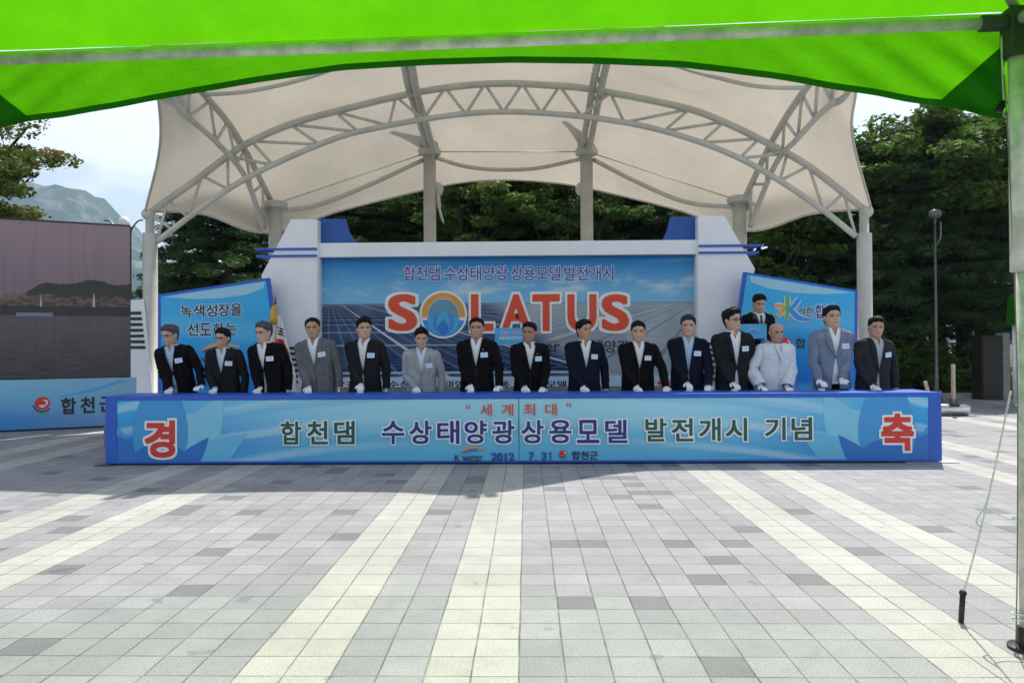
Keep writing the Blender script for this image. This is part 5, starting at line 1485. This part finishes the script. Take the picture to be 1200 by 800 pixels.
# ------------------------------------------------------------------ podiums
def podium(label, px0, py0, px1, py1, Y, legs, micpx, lines):
    c = P((px0 + px1) / 2, py0, Y); o0 = Vector((c.x, Y, .35))
    T = thing('podium', label, 'podium', o0, group='blue podiums on the stage')
    r = rect(px0, py0, px1, py1, Y, o0)
    q = MB(); q.box((r[0], -.02, r[2]), (r[1], .02, r[3])); q.build('sign_board', sheet_mat('podium sign blue', (.08, .42, .76)), T, bevel=.004)
    q = MB(); q.box((r[0] + .03, .022, r[3] - .06), (r[1] - .03, .36, r[3] - .03)); q.build('desk_top', M_BLUE, T, bevel=.004)
    for (a, b) in legs:
        q = MB(); x0, x1 = P(a, py1, Y).x - o0.x, P(b, py1, Y).x - o0.x; q.box((x0, .025, .03), (x1, .09, r[3] - .065)); q.build('leg', sheet_mat('podium leg blue', (.03, .28, .66)), T)
    q = MB(); q.box((r[0] + .02, -.02, .002), (r[1] - .02, .34, .029)); q.build('foot', M_BLUE, T)
    if lines:
        q = MB(); letters(q, lines[0], rect(px0 + 7, py0 + 3.5, px1 - 1.5, py0 + 8, Y, o0), -.0225, .02, 0, 1); letters(q, lines[1], rect(px0 + 5, py0 + 9.5, px1 - 2, py0 + 14, Y, o0), -.0225, .02, 0, 0)
        q.build('sign_lettering', [M_WPRINT, sheet_mat('pink print', (.75, .45, .62))], T)
    else:
        q = MB(); w2 = lambda a, b: (((a - 259) / 46 * (r[1] - r[0]) * .55), (r[2] + r[3]) / 2 - (b - 407.5) / 14 * (r[3] - r[2]) * .6); swoosh(q, w2, -.0225, (0, 1)); q.build('sign_emblem', [sheet_mat('faint emblem print', (.22, .52, .76)), sheet_mat('faint blue emblem print', (.05, .33, .70))], T)
    mx = P(micpx[0], micpx[1], Y + .1)
    q = MB(); b0 = Vector((mx.x - o0.x + .03, .12, r[3] - .03)); e0 = Vector((mx.x - o0.x, .10, mx.z - .35))
    q.tube(catmull([b0, b0.lerp(e0, .5) + Vector((.03, 0, .02)), e0], 10), .006, 8); q.ball(e0, (.028, .028, .042), 12); q.build('microphone', M_BLACK, T, smooth=True)
podium('slim blue podium with printed sign and black microphone at centre stage', 580, 384, 613, 403.5, 11.3, [(611, 616)], (606, 370), ('합천댐 수상태양광', '상용모델 발전개시'))
podium('wide blue podium in front of the announcer at the right of the stage', 866, 379.5, 898, 397, 10.45, [(868, 878), (893.5, 897.5)], (884, 372), None)

# ------------------------------------------------------------------ street furniture
def lamp(label, px, Y, ztop, kind):
    c = P(px, 400, Y); T = thing('street_lamp', label, 'street lamp', (c.x, Y, 0))
    q = MB(); q.lathe([(.12, 0), (.12, .25), (.05, .3), (.034, .9), (.022, ztop - .2)], (0, 0, 0), 14); q.build('post', M_LAMPST, T, smooth=True)
    if kind == 0:
        q = MB()
        for sx in (-1, 1): q.tube(catmull([(0, 0, ztop - .35), (sx * .10, 0, ztop - .22), (sx * .18, 0, ztop - .02), (sx * .30, 0, ztop + .12), (sx * .40, 0, ztop + .14)], 16), .018, 8)
        q.build('bracket', M_LAMPST, T, smooth=True)
        q = MB(); q.ball((0, 0, ztop + .08), (.125, .125, .14), 20); q.build('globe', M_GLOBE, T, smooth=True)
    else:
        q = MB(); q.tube([(0, 0, ztop - .2), (0, 0, ztop)], .03, 8); q.tube(catmull([(0, 0, ztop - .7), (.12, 0, ztop - .5), (.13, 0, ztop - .1)], 10), .02, 8); q.build('bracket', M_LAMPST, T, smooth=True)
        q = MB(); q.ball((0, 0, ztop + .06), (.15, .15, .12), 18); q.build('globe', mat('smoked globe', (.10, .11, .11), .2), T, smooth=True)
lamp('lamp post with a white globe and curved arms behind the video screen', 145.5, 15.2, P(145, 266, 15.2).z + .0, 0)
lamp('tall slim lamp post with dark globe before the right-hand trees', 1097, 17.6, P(1097, 254, 17.6).z, 1)
# roller base with post
pr = G(1110, 487); T = thing('weighted_stand', 'steel roller-weighted stand with short wooden post at the right behind the box', 'stand', (pr.x, pr.y, 0))
q = MB(); q.tube([(-.32, 0, .115), (-.28, 0, .115), (.36, 0, .115), (.40, 0, .115)], [.09, .11, .11, .09], 20); q.build('roller', M_CHROME, T, smooth=True)
q = MB(); q.box((.02, -.12, .225), (.22, .12, .245)); q.box((.06, -.06, .246), (.09, .06, .33)); q.box((.15, -.06, .246), (.18, .06, .33)); q.build('clamp', M_LAMPST, T)
q = MB(); q.box((.092, -.03, .25), (.148, .03, .98)); q.build('post', M_WOOD, T, bevel=.004)
pr2 = P(1088, 447, pr.y + .3); q = MB(); q.tube([(pr2.x + .1, pr.y + .3, .003), (pr2.x - .06, pr.y + .3, pr2.z)], .035, 10); tag(q.build('wooden_stake', M_WOOD), 'tilted pale wooden stake peeking above the right end of the box', 'stake')
# dark cabinet, concrete pillar, green topped booth far right
cY = 18.2
a, b_ = P(1150, 400, cY).x, P(1174, 400, cY).x
T = thing('utility_cabinet', 'dark brown utility cabinet under the trees at far right', 'cabinet', (a, cY, 0)); zt = P(1160, 393, cY).z
q = MB(); q.box((0, 0, .004), (b_ - a, .4, zt)); q.build('cabinet_body', mat('dark brown steel', (.022, .017, .014), .55), T, bevel=.01)
q = MB(); q.box((.03, -.018, .1), (b_ - a - .03, -.002, zt - .06)); q.build('door', mat('brown steel door', (.028, .022, .018), .5), T)
a2, b2 = P(1175.5, 400, cY).x, P(1184, 400, cY).x
q = MB(); q.box((a2, cY, .004), (b2, cY + .3, P(1180, 390, cY).z)); tag(q.build('concrete_pillar', M_CONC, bevel=.02), 'short grey concrete pillar right of the dark cabinet', 'pillar')
bY = 14.5; a3 = P(1184.5, 400, bY + 2.2).x + .03; T = thing('booth_tent', 'small booth with green roof edge and white post, half hidden by the tent post', 'booth', (a3, bY, 0)); zr = P(1186, 347, bY + 2.2).z; zr2 = P(1186, 381, bY + 2.2).z
q = MB(); q.prism([(-.08, zr2), (2.4, zr2), (2.4, zr - .02), (1.1, zr + .75), (-.02, zr)], -.05, 2.3); q.build('roof', M_GREEN2, T)
for (x, y) in ((0, 0), (2.3, 0), (0, 2.2), (2.3, 2.2)): q = MB(); q.tube([(x + .05, y, .003), (x + .05, y, zr2)], .045, 10); q.build('post', M_WPRINT, T, smooth=True)
q = MB(); q.box((.30, .1, .02), (2.2, .5, .75)); q.build('counter', M_TEAL, T)

# ------------------------------------------------------------------ trees
def leaf_mat(name, c1, c2, c3):
    m, nt, b = base(name)
    a = nt.nodes.new('ShaderNodeVertexColor'); a.layer_name = 'features'
    s = nt.nodes.new('ShaderNodeSeparateColor'); nt.links.new(a.outputs[0], s.inputs[0])
    c = mixc(nt, V(nt, s.outputs[0]), c1, c2); c = mixc(nt, V(nt, s.outputs[1]), c, c3)
    nt.links.new(c, b.inputs['Base Color']); b.inputs['Roughness'].default_value = .55; b.inputs['Specular IOR Level'].default_value = .3
    t = nt.nodes.new('ShaderNodeBsdfTranslucent'); nt.links.new(c, t.inputs[0])
    mx = nt.nodes.new('ShaderNodeMixShader'); mx.inputs[0].default_value = .45
    nt.links.new(b.outputs[0], mx.inputs[1]); nt.links.new(t.outputs[0], mx.inputs[2]); nt.links.new(mx.outputs[0], nt.nodes['Material Output'].inputs['Surface'])
    return m
L_PINE = leaf_mat('pine needles', (.022, .062, .020), (.062, .135, .036), (.10, .14, .045))
L_BROAD = leaf_mat('broad leaves', (.036, .092, .014), (.100, .185, .030), (.15, .18, .04))
L_ZELK = leaf_mat('zelkova leaves turning', (.050, .095, .016), (.13, .165, .028), (.20, .15, .035))
M_BARK = mat('rough bark', (.032, .025, .019), .9, 0, .4, 12, .6, 30)
def leaf_cloud(centres, radii, counts, size, flat, seed, asp=.45):
    r = np.random.RandomState(seed); P_, C_ = [], []
    for c, ra, n in zip(centres, radii, counts):
        d = r.normal(0, 1, (n, 3)); d /= np.linalg.norm(d, axis=1, keepdims=True); rr = r.uniform(.25, 1, (n, 1)) ** .55
        P_.append(np.array(c) + d * rr * np.array([ra, ra, ra * flat])); t = r.uniform(0, 1); t2 = (r.uniform() < .16) * r.uniform(.3, 1)
        cc = np.zeros((n, 2)); cc[:, 0] = np.clip(t + r.normal(0, .18, n), 0, 1); cc[:, 1] = np.clip(t2 + r.normal(0, .1, n), 0, 1); C_.append(cc)
    P_, C_ = np.concatenate(P_), np.concatenate(C_); n = len(P_)
    a = r.normal(0, 1, (n, 3)) * np.array([1, 1, .6]); a /= np.linalg.norm(a, axis=1, keepdims=True)
    b = r.normal(0, 1, (n, 3)); b = np.cross(a, b); b /= np.linalg.norm(b, axis=1, keepdims=True)
    s = (size * r.uniform(.6, 1.3, (n, 1)))
    v = np.stack([P_ - a * s, P_ + b * s * asp, P_ + a * s, P_ - b * s * asp], 1).reshape(-1, 3)
    return v, np.repeat(C_, 4, 0), n
def leaf_mesh(name, v, c, n, m):
    me = bpy.data.meshes.new(name); me.vertices.add(4 * n); me.vertices.foreach_set('co', v.astype(np.float32).ravel())
    me.loops.add(4 * n); me.loops.foreach_set('vertex_index', np.arange(4 * n, dtype=np.int32)); me.polygons.add(n)
    me.polygons.foreach_set('loop_start', np.arange(0, 4 * n, 4, dtype=np.int32)); me.polygons.foreach_set('loop_total', np.full(n, 4, dtype=np.int32))
    a = me.color_attributes.new('features', 'FLOAT_COLOR', 'POINT'); col = np.ones((4 * n, 4), np.float32); col[:, :2] = c; col[:, 2] = 0; a.data.foreach_set('color', col.ravel())
    me.materials.append(m); me.update(calc_edges=True); return me
def tree_proto(kind, seed):
    r = random.Random(seed); tb = MB(); cen, rad, cnt = [], [], []
    if kind == 'pine':
        H = 7.0; tb.tube(catmull([(0, 0, -.1), (.06, .03, 2), (-.05, .05, 4.5), (.02, 0, H - .2)], 16), list(np.linspace(.17, .03, 17)), 10)
        z = 1.5
        while z < H - .1:
            t = (z - 1.3) / (H - 1.3); Lb = 2.3 * (1 - t) ** .7 * r.uniform(.8, 1.1) + .25
            nb = 6; a0 = r.uniform(0, 6.28)
            for k in range(nb):
                a = a0 + 6.283 * k / nb + r.uniform(-.3, .3); L_ = Lb * r.uniform(.7, 1.12); up = r.uniform(.0, .22) * L_
                p0 = Vector((0, 0, z)); p2 = Vector((math.cos(a) * L_, math.sin(a) * L_, z + up - .1 * L_)); p1 = p0.lerp(p2, .5) + Vector((0, 0, .12 * L_))
                pts = catmull([p0, p1, p2], 8); tb.tube(pts, list(np.linspace(.045, .012, 9) * (1.15 - t * .6)), 6)
                for q_ in range(3, 9):
                    c = pts[q_] + Vector((r.uniform(-.2, .2), r.uniform(-.2, .2), r.uniform(0, .12))); cen.append(tuple(c)); rad.append(r.uniform(.24, .42) * (1.1 - .35 * t)); cnt.append(95)
            z += r.uniform(.34, .52)
        cen.append((0, 0, H)); rad.append(.3); cnt.append(120)
        v, c, n = leaf_cloud(cen, rad, cnt, .075, .42, seed, .22); lm = L_PINE
    else:
        H = 7.2 if kind == 'broad' else 6.6
        tb.tube(catmull([(0, 0, -.1), (.05, 0, .9), (-.08, .05, 1.9), (0.05, 0, 2.6)], 12), list(np.linspace(.20, .13, 13)), 10)
        for k in range(9):
            a = 6.283 * k / 9 + r.uniform(-.3, .3); sp = r.uniform(1.2, 2.5); hh = r.uniform(3.6, H)
            if k == 0: sp, hh = .3, H
            p0 = Vector((0, 0, r.uniform(1.2, 2.4))); p3 = Vector((math.cos(a) * sp, math.sin(a) * sp, hh)); p1 = p0.lerp(p3, .35) + Vector((0, 0, .25)); p2 = p0.lerp(p3, .7) + Vector((r.uniform(-.3, .3), r.uniform(-.3, .3), .1))
            pts = catmull([p0, p1, p2, p3], 14); tb.tube(pts, list(np.linspace(.085, .018, 15)), 8)
            for q_ in (11, 13, 14): cen.append(tuple(pts[q_] + Vector((0, 0, .05)))); rad.append(.4); cnt.append(110)
            for s_ in range(7):
                i = r.randint(4, 14); b0 = pts[i]; aa = r.uniform(0, 6.28); ln = r.uniform(.6, 1.35)
                b1 = b0 + Vector((math.cos(aa) * ln, math.sin(aa) * ln, r.uniform(-.25, .35))); tb.tube([b0, b0.lerp(b1, .5) + Vector((0, 0, .1)), b1], [.028, .018, .008], 6)
                for t in (.35, .6, .85, 1.05):
                    c = b0.lerp(b1, t) + Vector((r.uniform(-.2, .2), r.uniform(-.2, .2), r.uniform(-.05, .15))); cen.append(tuple(c)); rad.append(r.uniform(.26, .46)); cnt.append(105 if kind == 'broad' else 190)
        v, c, n = leaf_cloud(cen, rad, cnt, .080 if kind == 'broad' else .050, .42, seed, .5); lm = L_BROAD if kind == 'broad' else L_ZELK
    tb_me = tb.build('trunk', M_BARK, None, smooth=True); me = tb_me.data; bpy.data.objects.remove(tb_me)
    return me, leaf_mesh('crown', v, c, n, lm), H
PRO = {('pine', s): tree_proto('pine', 40 + s) for s in range(3)}
PRO.update({('broad', s): tree_proto('broad', 60 + s) for s in range(3)}); PRO[('zelkova', 0)] = tree_proto('zelkova', 80)
def tree(kind, s, X, Y, height, rz, label, wide=1.0, z0=.25, group=None):
    tm, cm, H = PRO[(kind, s)]
    T = thing({'pine': 'pine_tree', 'broad': 'broadleaf_tree', 'zelkova': 'zelkova_tree'}[kind], label, 'tree', (X, Y, z0), rz, group)
    k = (height - z0) / H; T.scale = (k * wide, k * wide, k)
    for nm, me in (('trunk', tm), ('crown', cm)):
        o = bpy.data.objects.new(nm, me); COL.objects.link(o); o.parent = T
def at(px, Y): return P(px, 400, Y).x
GB, GL, GRT = 'dark trees behind the stage', 'pines left of the stage', 'trees at the right edge of the plaza'
tree('zelkova', 0, at(-78, 15.8), 15.8, 8.3, .4, 'yellowing tree with layered branches behind the video screen at far left', 1.0, 0)
tree('pine', 0, at(268, 20.2), 20.2, 6.7, .3, 'dark pine seen between the left canopy column and left pylon', 1.1, group=GL)
tree('pine', 1, at(214, 20.8), 20.8, 6.6, 1.7, 'ragged pine poking out left of the membrane edge', .62, group=GL)
tree('pine', 2, at(300, 22.5), 22.5, 7.2, 2.6, 'pine behind the top of the left pylon', 1.3, group=GL)
tree('pine', 1, at(395, 23.6), 23.6, 7.4, 4.0, 'dark pine above the left blue header wing', 1.3, group=GB)
tree('pine', 0, at(470, 24.8), 24.8, 7.8, 5.1, 'pine just left of the left inner canopy column', 1.3, group=GB)
tree('broad', 0, at(545, 23.6), 23.6, 7.4, 1.0, 'broadleaf tree right of the left inner canopy column', 1.15, group=GB)
tree('pine', 2, at(612, 24.4), 24.4, 7.6, .9, 'pine above the middle of the header beam', 1.3, group=GB)
tree('broad', 1, at(672, 23.4), 23.4, 7.2, 2.2, 'brighter broadleaf tree left of the right inner canopy column', 1.05, group=GB)
tree('pine', 0, at(735, 24.2), 24.2, 7.8, 3.3, 'pine right of the right inner canopy column', 1.3, group=GB)
tree('pine', 1, at(805, 23.0), 23.0, 7.0, 5.6, 'dark pine above the right blue header wing', 1.25, group=GB)
tree('broad', 2, at(905, 20.6), 20.6, 7.0, 3.9, 'broadleaf tree behind the right pylon and wing panel', 1.2, group=GRT)
tree('pine', 2, at(955, 22.0), 22.0, 7.5, 1.4, 'pine behind the outer corner of the right wing panel', 1.3, group=GRT)
tree('broad', 0, at(1035, 21.8), 21.8, 7.7, 4.4, 'broadleaf tree just right of the right canopy column', 1.15, group=GRT)
tree('broad', 1, at(1098, 21.2), 21.2, 7.9, .2, 'tall dense tree behind the slim lamp post', 1.2, group=GRT)
tree('pine', 0, at(1068, 23.5), 23.5, 8.3, 2.0, 'dark pine filling the gap behind the lamp post tree', 1.4, group=GRT)
tree('broad', 2, at(1152, 21.5), 21.5, 7.6, 5.2, 'large tree above the dark cabinet beside the tent post', 1.25, group=GRT)
tree('pine', 1, at(1130, 24.5), 24.5, 8.5, .7, 'rearmost dark pine between the lamp post and the tent post', 1.4, group=GRT)
tree('broad', 0, at(1215, 22.5), 22.5, 8.2, 3.0, 'tree at the extreme right behind the tent post', 1.25, group=GRT)
tree('pine', 2, at(1078, 20.6), 20.6, 6.4, 4.2, 'lower pine with drooping branches left of the slim lamp post', 1.15, group=GRT)
tree('pine', 0, at(1132, 20.4), 20.4, 6.0, 1.1, 'short pine overhanging the dark cabinet', 1.2, group=GRT)
tree('pine', 1, at(1012, 21.0), 21.0, 6.9, 3.1, 'pine hugging the right canopy column', 1.05, group=GRT)
for i, (px, Y, h, lb) in enumerate(((430, 28.5, 8.6, 'far pine closing the gap left of the left inner canopy column'), (515, 27.5, 8.8, 'far pine just right of the left inner canopy column'), (580, 29.0, 8.6, 'far pine left of the middle of the header beam'), (648, 27.8, 8.8, 'far pine right of the middle of the header beam'), (705, 28.8, 8.8, 'far pine closing the gap right of the right inner canopy column'), (772, 27.6, 8.4, 'far pine left of the right blue header wing'))):
    tree('pine', i % 3, at(px, Y), Y, h, i * 1.9, lb, 1.5, group=GB)
# shrubs along the kerb on the right
def shrub_mesh(seed):
    r = random.Random(seed); cen = [(r.uniform(-.6, .6), r.uniform(-.4, .4), r.uniform(.15, .75)) for _ in range(26)]
    v, c, n = leaf_cloud(cen, [r.uniform(.2, .34) for _ in cen], [90] * len(cen), .055, .8, seed, .5); return leaf_mesh('foliage', v, c, n, L_BROAD)
SHB_ = [shrub_mesh(7), shrub_mesh(8)]
for i, (px, Y, k, lb) in enumerate(((1035, 19.6, 1.3, 'low shrub at the kerb right of the right canopy column'), (1062, 20.2, 1.6, 'round shrub left of the slim lamp post'), (1085, 19.5, 1.1, 'small shrub directly at the foot of the slim lamp post'), (1118, 19.8, 1.35, 'shrub right of the slim lamp post'), (1142, 19.9, 1.2, 'shrub left of the dark cabinet'), (1000, 20.4, 1.7, 'tall shrub behind the base of the right canopy column'))):
    T = tag(bpy.data.objects.new('shrub', SHB_[i % 2]), lb, 'shrub', 'shrubs along the right kerb'); COL.objects.link(T); T.location = (at(px, Y), Y, .15); T.scale = (k, k, k); T.rotation_euler = (0, 0, i * 1.3)
